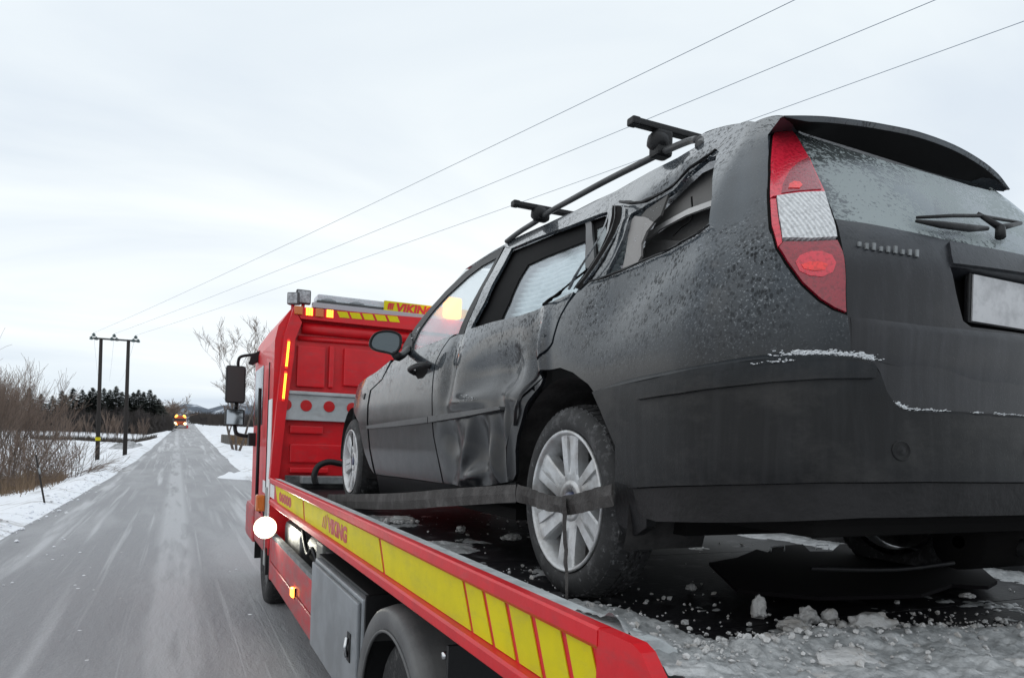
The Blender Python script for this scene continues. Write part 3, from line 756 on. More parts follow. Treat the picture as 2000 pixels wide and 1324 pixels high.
# handle
def handle():
    mb = MB()
    pts = [S(*pk(u, v), o) for u, v, o in ((810, 729, .0), (812, 726, .035), (822, 722, .042), (832, 718, .040), (839, 716, .03), (840, 716, .0))]
    mb.tube(catmull(pts, 5), .014, 8); mb.build('door_handle', M_BLACKP, car)
    panel('handle_recess', M_DARK, car, PX((812, 720), (826, 712), (838, 712), (834, 728), (826, 738), (816, 740), (811, 732)), step=.015, off=.001, lip=0)
handle()
panel('wing_badge', M_GREYP, car, PX((706, 772), (714, 768), (711, 780)), step=.02, off=.006, lip=.008)
panel('bent_trim', M_PAINT, car, PX((1000, 830), (1008, 812), (1019, 788), (1031, 760), (1037, 764), (1030, 790), (1020, 822), (1012, 850), (1008, 880), (1009, 925), (1004, 938), (998, 930), (997, 872)), step=.012, off=.004, label='bent bright wheel arch edge torn from the body')
# ---- rear: tailgate
tg_top = [(1995, 497), (1920, 480), (1848, 466), (1758, 446), (1690, 433), (1633, 426)]
tg = PX(*(tg_top+[(1644, 480), (1651, 547), (1656, 612), (1664, 690), (1668, 715), (1706, 745), (1722, 790), (1760, 808), (1840, 812), (1995, 822)]))
recess_px = [(1858, 519), (1995, 537), (1995, 650), (1900, 638), (1884, 626), (1870, 570)]
rec = [p for p in PX(*recess_px)]
recF = widen([rec[1] if rec[1].x < CL-.03 else rec[0].copy()]+[rec[0], rec[5], rec[4], rec[3]]+[rec[2]])
tgF = widen(tg)
def clean_rec():
    l = min(p.x for p in rec); t = max(p.y for p in rec); b = min(p.y for p in rec)
    q = [Vector((CL, rec[1].y)), rec[0], rec[5], rec[4], rec[3], Vector((CL, rec[2].y))]
    return q+[Vector((2*CL-p.x, p.y)) for p in reversed(q[1:-1])]
recF = clean_rec()
panel('tailgate', M_PAINT_R, car, tgF, [recF], step=.02, off=-.004, lip=.056, dents=False)
panel('plate_recess', M_DARK, car, recF, step=.03, off=-.058, lip=0, dents=False)
bar = PX((1995, 500), (1852, 474), (1856, 500), (1860, 516), (1995, 534))
panel('tailgate_grip', M_PAINT_R, car, widen(bar), step=.02, off=.004, lip=.03, dents=False)
# tailgate crease: raised lip that catches the sky
cre = PX((1995, 655), (1900, 645), (1760, 630), (1664, 618), (1662, 628), (1760, 642), (1900, 660), (1995, 672))
mb = MB()
top = catmull([S(p.x, p.y, -.003, False) for p in PX((1662, 619), (1700, 622), (1760, 629), (1900, 644), (1990, 653))], 6)
bot = catmull([S(p.x, p.y, o_, False) for p, o_ in zip(PX((1664, 632), (1700, 637), (1760, 645), (1900, 661), (1990, 671)), (-.003, .006, .010, .011, .011))], 6)
bo2 = catmull([S(p.x, p.y, -.004, False) for p in PX((1665, 690), (1700, 700), (1760, 715), (1900, 740), (1990, 752))], 6)
_R = lambda Q: Q+[Vector((2*XC-p.x, p.y, p.z)) for p in reversed(Q)]
mb.grid([_R(top), _R(bot), _R(bo2)])
mb.build('tailgate_crease', M_PAINT_R, car)
gl_top = [(1827, 341), (1740, 314), (1660, 289), (1570, 260), (1548, 248)]
gl = PX(*(gl_top+[(1560, 276), (1585, 317), (1606, 363), (1623, 405), (1631, 423)]+tg_top[::-1][1:]))
panel('rear_window', M_GLASSR, car, widen([p for p in gl]), step=.03, off=-.006, lip=.012, dents=False, label='frosted rear window speckled with frozen drops')
# plate
pc = S(CL, rec[2].y*.48+rec[1].y*.52, 0, False); py_ = pc.y+.045
MB().box((XC-.27, py_-.008, pc.z-.062), (XC+.27, py_+.006, pc.z+.062), .004).build('number_plate_frame', M_BLACKP, car)
MB().box((XC-.26, py_-.012, pc.z-.058), (XC+.26, py_-.0085, pc.z+.058)).build('number_plate', M_PLATE, car)
eb = S(CL, (bar[0].y+bar[-1].y)/2, 0, False)
MB().lathe([(-.030, 0.001), (-.030, .035), (-.022, .043), (-.005, .045)], eb, 'Y', 24).build('oval_badge', M_CHROME, car)
# low chrome model badge (illegible in the photo)
mb = MB()
for k_, (u, v) in enumerate([(1674, 474), (1688, 479), (1702, 481), (1716, 483), (1730, 485), (1744, 487), (1758, 489), (1772, 491), (1786, 494)]):
    p = pk(u, v); a = S(p.x, p.y, .003, False); b = S(p.x+.009, p.y-.010, .003, False)
    mb.box((a.x, a.y-.003, a.z-.011), (a.x+.0095, a.y+.001, a.z+.003*(k_ % 3)), 0)
mb.build('chrome_badge', M_GALV, car)
# spoiler
def spoiler():
    edge = [(1534, 226), (1576, 226), (1619, 228), (1672, 234), (1723, 242), (1793, 257), (1862, 282), (1914, 311), (1949, 339), (1973, 370)]
    n_ = Vector((-.12, 1, 0)); base = (1.45, 1.40, 0)
    E3 = [onP(u, v, base, n_) for u, v in edge]; E3 = catmull(E3, 4)
    root = [(1540, 244), (1570, 260), (1660, 288), (1740, 313), (1827, 340), (1900, 356), (1966, 371)]
    n2 = Vector((-.12, 1, 0)); R3 = [onP(u, v, (1.45, 1.49, 0), n2) for u, v in root]; R3 = catmull(R3, 6); m_ = len(E3)
    R3 = [R3[int(i*(len(R3)-1)/(m_-1))].lerp(R3[min(len(R3)-1, int(i*(len(R3)-1)/(m_-1))+1)], (i*(len(R3)-1)/(m_-1)) % 1) for i in range(m_)]
    low = [p+Vector((0, .006, -.014*min(1, i/5+.1, (len(E3)-1-i)/5+.1))) for i, p in enumerate(E3)]
    mb = MB(); mb.strip(low, R3); mb.build('spoiler_underside', M_GASKET, car)
    mb = MB(); mb.grid([low, E3, [p+Vector((0, .02, .001)) for p in E3], [p+Vector((0, .02+.28*min(1, i/9, (len(E3)-1-i)/9), -.002)) for i, p in enumerate(E3)]]); mb.build('spoiler', M_PAINT_R, car)
    return E3
SP = spoiler()
# tail lamps
def lamp():
    out = PX(*(lampL+[(1649, 547), (1643, 495), (1631, 443), (1619, 405), (1602, 363), (1581, 315), (1556, 273), (1536, 245)]))
    panel('tail_lamp_gasket', M_GASKET, car, PX(*([(1523, 235), (1503, 268), (1499, 339), (1498, 391), (1501, 445), (1513, 489), (1532, 518), (1563, 558), (1598, 591), (1626, 608), (1656, 619)]+[(1654, 547), (1648, 495), (1636, 443), (1624, 405), (1607, 363), (1586, 315), (1561, 273), (1540, 243)])), step=.02, off=-.002, lip=.02, dents=False)
    w = [(1516, 390), (1560, 384), (1607, 382), (1620, 425), (1631, 469), (1580, 472), (1527, 471), (1521, 432)]
    up = lampL[:4]+[(1506, 440), (1518, 482), (1527, 474), (1519, 432), (1513, 388), (1560, 381), (1608, 379), (1618, 405), (1602, 363), (1581, 315), (1556, 273), (1536, 245)]
    lo = [(1518, 484), (1527, 475), (1580, 476), (1633, 472), (1643, 495), (1649, 547), (1650, 612)]+lampL[::-1][1:5]
    root = panel('tail_lamp', M_LR, car, PX(*([(1523, 240), (1509, 269), (1505, 339), (1504, 391), (1510, 387), (1560, 380), (1609, 378), (1602, 363), (1581, 315), (1556, 273), (1536, 246)])), step=.016, off=.006, lip=.012, dents=False)
    panel('tail_lamp_rim', M_LR, root, PX((1504, 393), (1507, 443), (1519, 485), (1527, 477), (1521, 440), (1515, 392)), step=.012, off=.006, lip=.01, dents=False)
    panel('tail_lamp_clear_lens', M_LW, root, PX(*w), step=.014, off=.012, lip=.014, dents=False)
    panel('tail_lamp_lower_lens', M_LRD, root, PX(*([(1521, 486), (1529, 476), (1580, 476), (1633, 473), (1643, 495), (1649, 547), (1650, 611), (1629, 602), (1602, 585), (1567, 553), (1537, 512)])), step=.014, off=.007, lip=.012, dents=False)
    panel('tail_lamp_bowl', M_LR, root, PX((1552, 515), (1560, 503), (1580, 495), (1604, 495), (1622, 502), (1630, 516), (1624, 534), (1604, 543), (1580, 541), (1560, 532)), step=.012, off=.0085, lip=.004, dents=False)
    panel('tail_lamp_reflector', M_LRB, root, PX((1563, 520), (1578, 515), (1600, 514), (1614, 520), (1608, 530), (1588, 532), (1568, 528)), step=.012, off=.010, lip=.004, dents=False)
    panel('tail_lamp_reflector', M_LRB, root, PX((1538, 374), (1540, 366), (1549, 361), (1560, 362), (1565, 368), (1560, 374)), step=.012, off=.0105, lip=.004, dents=False)
    panel('tail_lamp_dark_lens', M_LRD, root, PX((1577, 313), (1556, 323), (1540, 340), (1529, 362), (1525, 383), (1560, 378), (1602, 375), (1597, 360), (1585, 333)), step=.012, off=.0085, lip=.003, dents=False)
lamp()
# bumper
btF = PX(*bump_top)
val = PX((1240, 950), (1300, 947), (1440, 942), (1600, 938), (1800, 938), (1995, 939))
frontedge = PX((1170, 770), (1185, 802), (1203, 845), (1218, 880), (1232, 925))
def zline(pts, s):
    return lerp_tab([(p.x, p.y) for p in pts], s)
btL = PX(*[(u, v+(3 if i == 0 else 11 if u < 1700 else 9)) for i, (u, v) in enumerate(bump_top)])
def ledge():
    A = [S(p.x, p.y, .002, False) for p in btF]; B = [S(p.x, p.y, .022, False) for p in btL]; M_ = [S((p.x+q.x)/2, (p.y*.45+q.y*.55), .017, False) for p, q in zip(btF, btL)]
    A, B, M_ = catmull(A, 4), catmull(B, 4), catmull(M_, 4); R_ = lambda Q: [Vector((2*XC-p.x, p.y, p.z)) for p in reversed(Q)]
    mb = MB(); mb.grid([A+R_(A), M_+R_(M_), B+R_(B)]); mb.build('bumper_ledge', M_BUMP, car)
ledge()
up_half = list(reversed(btL))+frontedge+val
recs = PX((1248, 758), (1300, 750), (1360, 740), (1480, 720), (1560, 711), (1640, 709), (1690, 713), (1696, 722), (1694, 742), (1600, 743), (1500, 750), (1440, 757), (1340, 771), (1262, 782))
panel('rear_bumper', M_BUMP, car, widen(up_half), [recs], step=.018, off=.022, lip=.035, dents=False)
panel('bumper_strip', M_BUMP, car, recs, step=.016, off=.033, lip=.02, dents=False, label='ribbed rubbing strip set into the bumper corner')
bot_half = list(reversed(PX((1244, 953), (1300, 950), (1440, 945), (1600, 941), (1800, 941), (1995, 942))))+PX((1252, 985), (1264, 1008), (1290, 1016), (1480, 1016), (1680, 1008), (1850, 1005), (1995, 1003))
panel('bumper_valance', mat('valance_plastic', (.011, .0105, .011), .65, bump=(70, .3), col2=(.02, .019, .02), vscale=5, spec=.25), car, widen(bot_half), step=.02, off=.014, lip=.05, dents=False)
for (u, v) in ((1747, 882), (1996, 888)):
    p = pk(u, v); c = S(p.x, p.y, .022, False); n = (S(p.x, p.y, .03, False)-c).normalized()
    a = n.cross(Vector((0, 0, 1))).normalized(); b = n.cross(a)
    mb = MB(); ring = [[c+n*h+(a*cos(t*pi/10)+b*sin(t*pi/10))*r for t in range(21)] for h, r in ((.001, .024), (.004, .021), (-.004, .017), (.003, .010), (.004, .001))]
    mb.grid(ring); mb.build('parking_sensor', M_BUMP, car)
# roof
def roof():
    E3 = catmull([S(*pk(u, v), 0) for u, v in roof_edge[2:]], 3)
    E3 = [p for p in E3]
    rows = []
    for j in range(13):
        t = j/12; crown = .045*(1-(2*t-1)**2)
        rows.append([Vector((p.x+(2*(XC-p.x))*t, p.y, p.z+crown*min(1, .3+.7*1))) for p in E3])
    MB().grid(rows).build('roof', M_PAINT, car)
    return E3
RE = roof()
# bonnet, windscreen, nose
def front():
    fe = [S(*pk(u, v)) for u, v in ((763, 703), (735, 726), (712, 741), (697, 753), (681, 768), (670, 790), (664, 808), (660, 828))]
    E3 = catmull(fe, 3)
    MB().grid([[Vector((p.x+2*(XC-p.x)*t/10, p.y+.18*(1-(t/5-1)**2)*(1 if p.y > 5.4 else .3), p.z+.05*(1-(t/5-1)**4))) for p in E3] for t in range(11)]).build('bonnet', M_PAINT, car)
    base = S(*pk(790, 668)); top = S(*pk(908, 527))
    cowl = [Vector((base.x+2*(XC-base.x)*t/8, base.y+.35*(1-(t/4-1)**2), base.z)) for t in range(9)]
    tp = [Vector((top.x+2*(XC-top.x)*t/8, top.y+.05*(1-(t/4-1)**2), top.z+.04*(1-(t/4-1)**2))) for t in range(9)]
    MB().strip(cowl, tp).build('windscreen', M_GLASS, car)
    lowz = FZ+.22
    MB().grid([[Vector((E3[-1].x+2*(XC-E3[-1].x)*t/10, E3[-1].y+.18*(1-(t/5-1)**2), z)) for t in range(11)] for z in (E3[-1].z, FZ+.5, FZ+.4, lowz)]).build('front_bumper', M_BUMP, car)
    # right-hand side of the car, seen from other positions only
    pts = [(s, z) for s, z in ()]
    rows = []
    for z in (.2, .3, .45, .6, .75, .9, .97):
        rows.append([(2*XC-S0(-s, z).x, S0(-s, z).y, FZ+z) for s in [i*.1 for i in range(0, 46)]])
    MB().grid(rows).build('far_body_side', M_PAINT, car)
    for yy in (1.75, 2.45, 3.35, 4.2):
        a = Vector((2*XC-Xs(.95), yy+.1, FZ+.95)); q = min(RE, key=lambda p: abs(p.y-yy)); b = Vector((2*XC-q.x, q.y, q.z))
        MB().tube([a, b], .04, 6).build('far_pillar', M_TRIM, car)
front()
# interior
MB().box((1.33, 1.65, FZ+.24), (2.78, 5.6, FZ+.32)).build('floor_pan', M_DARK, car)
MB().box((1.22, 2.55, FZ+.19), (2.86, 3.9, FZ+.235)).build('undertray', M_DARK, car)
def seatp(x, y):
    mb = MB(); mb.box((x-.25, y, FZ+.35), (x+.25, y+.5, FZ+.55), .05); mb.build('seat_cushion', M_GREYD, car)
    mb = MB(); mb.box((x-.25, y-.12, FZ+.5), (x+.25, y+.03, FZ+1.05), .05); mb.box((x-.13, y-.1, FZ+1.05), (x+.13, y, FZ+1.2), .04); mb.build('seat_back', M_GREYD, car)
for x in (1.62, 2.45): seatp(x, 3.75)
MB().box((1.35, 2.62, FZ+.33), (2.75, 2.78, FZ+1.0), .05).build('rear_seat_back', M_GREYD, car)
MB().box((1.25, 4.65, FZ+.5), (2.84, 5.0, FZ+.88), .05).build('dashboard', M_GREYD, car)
# inner trim seen through the broken quarter window
def inner(name, m, pts, off, back=0.0):
    """trim piece lying off metres behind the window opening"""
    P3 = []
    for u, v in pts:
        q = S(*pk(u, v)); d = (q-CAM).normalized(); P3.append(q+d*(off/abs(d.x)+0))
    MB().prism(P3, (.012, .006, 0)).build(name, m, car)
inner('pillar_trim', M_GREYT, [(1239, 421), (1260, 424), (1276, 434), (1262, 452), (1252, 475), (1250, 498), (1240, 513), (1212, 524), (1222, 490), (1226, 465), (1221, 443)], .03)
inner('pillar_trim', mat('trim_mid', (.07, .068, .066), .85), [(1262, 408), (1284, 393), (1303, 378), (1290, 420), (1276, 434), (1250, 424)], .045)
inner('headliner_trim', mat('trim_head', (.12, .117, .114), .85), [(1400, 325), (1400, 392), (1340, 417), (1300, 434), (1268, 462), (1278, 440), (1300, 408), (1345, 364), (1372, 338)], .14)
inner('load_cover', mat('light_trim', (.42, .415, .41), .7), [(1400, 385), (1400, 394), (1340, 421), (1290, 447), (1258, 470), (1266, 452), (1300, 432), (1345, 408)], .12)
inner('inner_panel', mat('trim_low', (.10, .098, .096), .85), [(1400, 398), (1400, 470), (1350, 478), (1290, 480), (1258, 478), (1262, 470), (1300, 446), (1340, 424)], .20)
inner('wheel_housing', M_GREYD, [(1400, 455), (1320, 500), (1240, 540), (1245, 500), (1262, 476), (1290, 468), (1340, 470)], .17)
mb = MB(); mb.tube(catmull([S(*pk(u, v), o) for u, v, o in ((1330, 360, -.05), (1318, 390, -.08), (1296, 410, -.08), (1285, 430, -.07))], 5), .003, 5); mb.build('loose_wire', M_GASKET, car)
# torn C pillar: crumpled sheet metal strips and ragged seals
def torn(px, w, offs, name, m, amp=.005, seed=0, n=3):
    base = catmull([S(*pk(u, v), o) for (u, v), o in zip(px, offs)], 3); mb = MB(); rows = []
    for i, p in enumerate(base):
        d = (base[min(i+1, len(base)-1)]-base[max(i-1, 0)]).normalized(); nn = Vector((-1, 0, -.3)).normalized(); a = d.cross(nn).normalized()
        ww = w*(.6+.7*abs(noise.noise(Vector((i*.9, seed, 0)))))
        row = []
        for k in range(n+1):
            t = k/n-.5
            row.append(p+a*(t*ww)+nn*(.5*ww*(cos(t*pi)-.5)+amp*noise.noise(Vector((i*1.1, k*1.3, seed)))))
        rows.append(row)
    mb.grid(rows, False); return mb.build(name, m, car, recalc=False)
panel('torn_gap_shade', M_DARK, car, PX((1197, 403), (1214, 403), (1212, 430), (1200, 468), (1181, 506), (1154, 545), (1132, 566), (1122, 562), (1148, 527), (1172, 490), (1189, 452), (1195, 425)), step=.015, off=.003, lip=0)  # dark sheet laid on the body stands for the shaded gap
torn([(1194, 398), (1192, 430), (1178, 472), (1154, 512), (1130, 545), (1114, 568)], .018, (.012, .016, .022, .024, .018, .01), 'torn_pillar', M_PAINT, seed=3, amp=.002)
torn([(1203, 402), (1202, 432), (1190, 470), (1168, 510), (1144, 545), (1124, 567)], .007, (.008, .010, .012, .014, .012, .01), 'torn_seam', M_GREYP, seed=5, amp=.002)
torn([(1221, 404), (1216, 430), (1206, 462), (1190, 495), (1166, 532), (1143, 556)], .016, (.010, .008, .012, .016, .016, .01), 'torn_pillar', M_PAINT, seed=9, amp=.002)
torn([(1212, 398), (1226, 400), (1250, 396), (1280, 376), (1310, 356), (1345, 330), (1375, 310), (1400, 292)], .016, (.01, .012, .012, .01, .01, .008, .006, .004), 'torn_window_seal', M_TRIM, amp=.006, seed=11)
torn([(1150, 552), (1185, 540), (1230, 520), (1270, 503), (1300, 492), (1335, 474), (1368, 456), (1386, 440)], .010, (.008,)*8, 'torn_window_seal', M_TRIM, amp=.008, seed=14)
torn([(1061, 597), (1080, 588), (1100, 578), (1112, 560), (1135, 528), (1142, 520)], .016, (.004, .012, .02, .01, -.01, -.01), 'torn_window_seal', M_GASKET, amp=.012, seed=17)
torn([(1068, 655), (1050, 700), (1036, 728), (1024, 762), (1018, 792), (1008, 830)], .030, (.004, .012, .018, .016, .014, .01), 'bent_door_edge', M_PAINT, amp=.003, seed=21)
# frost crusts
def frost(px, n, r, jit, parent=car, off=.004, name='frost_crust', seed=0):
    rnd = random.Random(seed); mb = MB(); P = [pk(u, v) for u, v in px]
    for i in range(n):
        t = rnd.random()*(len(P)-1); k = int(t); p = P[k].lerp(P[k+1], t-k)
        if noise.noise(Vector((p.x*14, seed, 0))) < -.12: continue
        c = S(p.x+rnd.gauss(0, jit*2), p.y+rnd.gauss(0, jit*.45), off)
        blob(mb, c, r*rnd.uniform(.2, 1.0), 1, .5, (1.3, 1.2, .5), i)
    mb.build(name, M_FROST, parent, kind='stuff', recalc=False)
frost([(1520, 697), (1560, 694), (1600, 694), (1650, 695), (1690, 702)], 900, .0040, .009, off=.016, seed=1)
frost([(1470, 716), (1510, 711), (1540, 708)], 60, .0028, .003, off=.034, seed=2)
frost([(1737, 786), (1760, 800), (1840, 804), (1990, 813)], 330, .0026, .003, off=.016, seed=3)
frost([(1180, 541), (1230, 522), (1296, 495), (1350, 466), (1384, 444)], 260, .0019, .005, seed=4)
frost([(1222, 500), (1296, 394), (1350, 335), (1395, 300)], 60, .0018, .005, seed=5)
frost([(802, 684), (820, 676), (850, 668)], 30, .004, .008, seed=6)
frost([(820, 641), (806, 662)], 14, .005, .005, seed=8)
frost([(905, 783), (925, 778), (895, 775)], 30, .003, .012, seed=9)
# roof rails and cross bars
railp = [(1363, 273), (1345, 276), (1300, 295), (1250, 320), (1200, 345), (1160, 366), (1120, 388), (1077, 412), (1045, 434), (1015, 453), (990, 472)]
def rail():
    pts = [S(*pk(u, v), 0) for u, v in railp]
    # lift it to its own place: 4.5 cm outside and above the roof edge
    pts = []
    for u, v in railp:
        q = S(*pk(u, v), 0); pts.append(onX(u, v, q.x-.01))
    pts = catmull(pts, 5)
    mb = MB(); mb.tube(pts, .0155, 8, flat=(1, .8)); o = mb.build('roof_rail', M_GREYP, car)
    e_ = S(*pk(1366, 285), 0); mb = MB(); mb.tube(catmull([pts[0], pts[0]+Vector((.006, -.014, -.012)), e_], 4), [.016]*9, 8); mb.build('rail_foot', M_GREYP, car)
    f2 = [Vector((2*XC-p.x, p.y, p.z)) for p in pts]; mb = MB(); mb.tube(f2, .0155, 8); mb.build('roof_rail', M_GREYP, car)
    return pts
RP = rail()
def crossbar(u0_, v0_, u1_, v1_, foot):
    # end cap at (u0,v0), passes the rail near foot
    f3 = min(RP, key=lambda p: abs((lambda d: (d.dot(rgt)/d.dot(fwd))*F_PX+1000)(p-CAM)-foot[0]))
    Y = f3.y
    a = onY(u0_, v0_, Y); b = onY(u1_, v1_, Y); d = (b-a).normalized(); b2 = Vector((2*XC-a.x, Y, a.z))
    z = a.z
    root = MB().box((a.x, Y-.020, z-.013), (b2.x, Y+.020, z+.011), .006).build('crossbar', M_BLACKP, car)
    MB().box((a.x-.004, Y-.022, z-.015), (a.x+.03, Y+.022, z+.013), .006).build('bar_end_cap', M_BLACKP, root)
    for sx in (0, 1):
        cx = f3.x if not sx else 2*XC-f3.x
        mb = MB(); blob(mb, (cx-.012*(1-2*sx), Y, (z+f3.z)/2-.006), .046, 3, .06, (.95, .9, .85), 3)
        mb.box((cx-.035, Y-.030, f3.z-.018), (cx+.035, Y+.030, z-.012), .012)
        mb.build('bar_foot', M_BLACKP, root)
crossbar(1232, 236, 1350, 270, (1292, 278))
crossbar(1002, 397, 1100, 410, (1057, 425))
# mirror
def mirror():
    c = onX(752, 668, 0.98); D = (c-CAM).dot(fwd)
    out = [(721, 674), (724, 660), (736, 648), (760, 645), (780, 651), (785, 662), (782, 680), (770, 692), (756, 689), (730, 683)]
    n = Vector((-.25, -1, .0)).normalized()
    P3 = catmull([onP(u, v, c, n) for u, v in out], 4, True); ce = sum(P3, Vector())/len(P3)
    mb = MB(); rows = []
    for t, s_ in ((0, 1), (.01, 1.02), (.05, .98), (.10, .8), (.13, .45), (.14, .05)):
        rows.append([ce+(p-ce)*s_-n*t for p in P3+[P3[0]]])
    mb.grid(rows); mb.grid([[ce+(p-ce)*s_+n*h for p in P3+[P3[0]]] for s_, h in ((1, 0), (.97, .004), (.86, .001), (.84, -.008))])
    root = mb.build('door_mirror', M_BLACKP, car)
    MB().add([ce+(p-ce)*.87-n*.006 for p in P3], [tuple(range(len(P3)))]).build('mirror_glass', M_MIRG, root)
    b = S(*pk(797, 682), .0)
    mb = MB(); mb.tube(catmull([onP(768, 686, c-n*.05, n), onP(780, 697, c-n*.03, n), b], 4), .026, 8, flat=(1, .8)); mb.build('mirror_arm', M_BLACKP, root)
    panel('mirror_triangle', M_TRIM, car, PX((784, 696), (787, 676), (802, 650), (806, 668), (803, 688)), step=.02, off=.002)
mirror()
# wiper
def wiper():
    P = lambda u, v, o: S(*pk(u, v), o, False)
    mb = MB(); mb.tube([P(1783, 440, .012), P(1830, 450, .016), P(1885, 458, .018), P(1918, 458, .018)], [.004, .009, .010, .006], 6)
    mb.tube([P(1783, 436, .016), P(1850, 436, .022), P(1900, 437, .024), P(1975, 450, .026)], [.004, .005, .005, .004], 6)
    mb.tube([P(1895, 432, .024), P(1940, 460, .024), P(1978, 452, .026)], [.005, .010, .006], 6)
    mb.tube([P(1940, 460, .024), P(1948, 470, .01)], [.012, .013], 8)
    mb.build('rear_wiper', M_BLACKP, car)
wiper()
# ---- wheels
def wheel(root_parent, c, R, rim, width, side=-1, name='wheel', tyre_m=M_TYRE, tilt=0., lump=True):
    """outer face at c.x, facing -X if side=-1"""
    w = thing_part = bpy.data.objects.new(name, None); COL.objects.link(w); w.parent = root_parent
    w.matrix_parent_inverse = Matrix.Translation(-WLOC[root_parent.name]); WLOC[w.name] = Vector()
    d = -side
    k = R-rim
    prof = [(d*.030, rim-.012), (d*.012, rim), (d*.004, rim+k*.10), (d*.0, rim+k*.35), (d*.003, rim+k*.6), (d*.014, rim+k*.84), (d*.030, rim+k*.96), (d*.05, R), (d*width/2, R+.002), (d*(width-.04), R), (d*(width-.01), rim+k*.8), (d*width, rim+k*.4), (d*(width-.02), rim)]
    mb = MB(); mb.lathe(prof, c, 'X', 72)
    o = mb.build('tyre', tyre_m, w)
    # tread blocks proud of the carcass, shoulder sipes
    mb = MB(); nb = 58
    for i in range(nb):
        a0 = 2*pi*i/nb; a1 = a0+2*pi/nb*.66
        for x0, x1, sk in ((.022, .062, .00), (.070, width*.5-.006, .02), (width*.5+.006, width-.07, -.02), (width-.062, width-.022, 0)):
            rr0 = R-.010 if x0 < .03 or x1 > width-.03 else R-.003
            vs = []
            for r_ in (R-.012, R+.006):
                for (x, a) in ((x0, a0+sk), (x1, a0-sk), (x1, a1-sk), (x0, a1+sk)):
                    q = r_-(.010 if (x < .03 or x > width-.03) and r_ > R else 0)
                    vs.append(c+Vector((d*x, cos(a)*q, sin(a)*q)))
            mb.add(vs, [(0, 3, 2, 1), (4, 5, 6, 7), (0, 1, 5, 4), (1, 2, 6, 5), (2, 3, 7, 6), (3, 0, 4, 7)])
    mb.build('tread', tyre_m, w, kind='stuff')
    # rim barrel + lip
    mb = MB(); mb.lathe([(d*.018, rim-.006), (d*.002, rim+.002), (d*-.002, rim-.004), (d*.004, rim-.012), (d*.02, rim-.018), (d*.03, rim-.024), (d*.12, rim-.030), (d*(width-.02), rim-.022)], c, 'X', 64)
    mb.build('rim', M_RIM, w)
    mb = MB(); mb.lathe([(d*.115, .001), (d*.112, rim*.62), (d*.12, rim*.62), (d*.13, rim-.03)], c, 'X', 40); mb.build('brake_disc', M_RIMD, w)
    # spokes: six broad forked spokes
    mb = MB(); ns = 6
    for i in range(ns):
        a = pi/2+tilt+2*pi*i/ns
        er = Vector((0, cos(a), sin(a))); et = Vector((0, -sin(a), cos(a))); ex = Vector((d, 0, 0))
        prof_r = [rim*.20, rim*.38, rim*.60, rim*.80, rim*.955]
        hw = [rim*.22, rim*.185, rim*.205, rim*.225, rim*.25]
        dp = [.030, .024, .018, .014, .012]
        rows = []
        for r_, h, dd in zip(prof_r, hw, dp):
            gr_ = .010 if rim*.5 < r_ < rim*.9 else 0
            gw = h*.16
            sec = [(-h, .045), (-h*.97, .006), (-h*.86, 0), (-gw*1.3, .0), (-gw, gr_), (gw, gr_), (gw*1.3, 0), (h*.86, 0), (h*.97, .006), (h, .045)]
            rows.append([c+er*r_+et*x+ex*(dd+y) for x, y in sec])
        mb.grid(rows, False)
    mb.build('spokes', M_RIM, w)
    mb = MB(); mb.lathe([(d*.028, rim*.30), (d*.022, rim*.28), (d*.024, rim*.17), (d*.040, rim*.16), (d*.044, rim*.12)], c, 'X', 40)
    mb.build('hub', M_RIM, w)
    mb = MB(); mb.lathe([(d*.018, .001), (d*.016, rim*.10), (d*.020, rim*.125), (d*.045, rim*.13)], c, 'X', 28); mb.build('centre_cap', mat('cap_blue', (.03, .04, .09), .35, coat=.5), w)
    mb = MB()
    for i in range(5):
        a = 2*pi*i/5+.5; q = c+Vector((d*.0225, cos(a)*rim*.235, sin(a)*rim*.235)); mb.lathe([(0, rim*.045), (d*.012, rim*.04), (d*.012, .001)], q, 'X', 10)
    mb.build('lug_holes', M_DARK, w)
    return w
WX = 1.158
hr = onX(1100, 973, WX); hf = onX(683, 908, WX)
Rr = .5*(onX(1102, 783, WX).z-onX(1102, 1158, WX).z); rimr = .5*(onX(1100, 835, WX).z-onX(1100, 1111, WX).z)
hr.z = FZ+Rr-.006; 
wheel(car, hr, Rr, rimr, .175, tilt=.0)
hf.z = FZ+Rr+.02
wheel(car, hf, Rr, rimr, .205, tilt=.3)
wheel(car, Vector((2*XC-WX, hr.y, hr.z)), Rr, rimr, .205, side=1)
wheel(car, Vector((2*XC-WX, hf.y, hf.z)), Rr, rimr, .205, side=1)
# arch liners
def liner(c, R0, x0, x1, name='arch_liner', a0=-.05, a1=pi+.35):
    mb = MB(); rows = []
    for i in range(25):
        a = a0+(a1-a0)*i/24; rows.append([Vector((x, c.y+cos(a)*R0, c.z+sin(a)*R0)) for x in (x0, x1)])
    mb.grid(rows); 
    n = len(rows); mb.add([r[1] for r in rows], [tuple(range(n))]); mb.build(name, M_LINER, car)
liner(hr+Vector((0, .02, .02)), Rr+.075, 1.165, 1.45)
liner(hf+Vector((0, .02, .02)), Rr+.06, 1.17, 1.45)
# mud flap behind the rear wheel
mb = MB(); fl = [(1180, 797), (1193, 800), (1210, 850), (1228, 905), (1243, 955), (1262, 1004), (1262, 1030), (1240, 1046), (1214, 1050), (1203, 1020), (1200, 940), (1199, 870), (1190, 830)]
mb.prism([S(*pk(u, v), -.002) for u, v in fl], (.04, .012, 0)); mb.build('mud_flap', M_BLACKP, car)
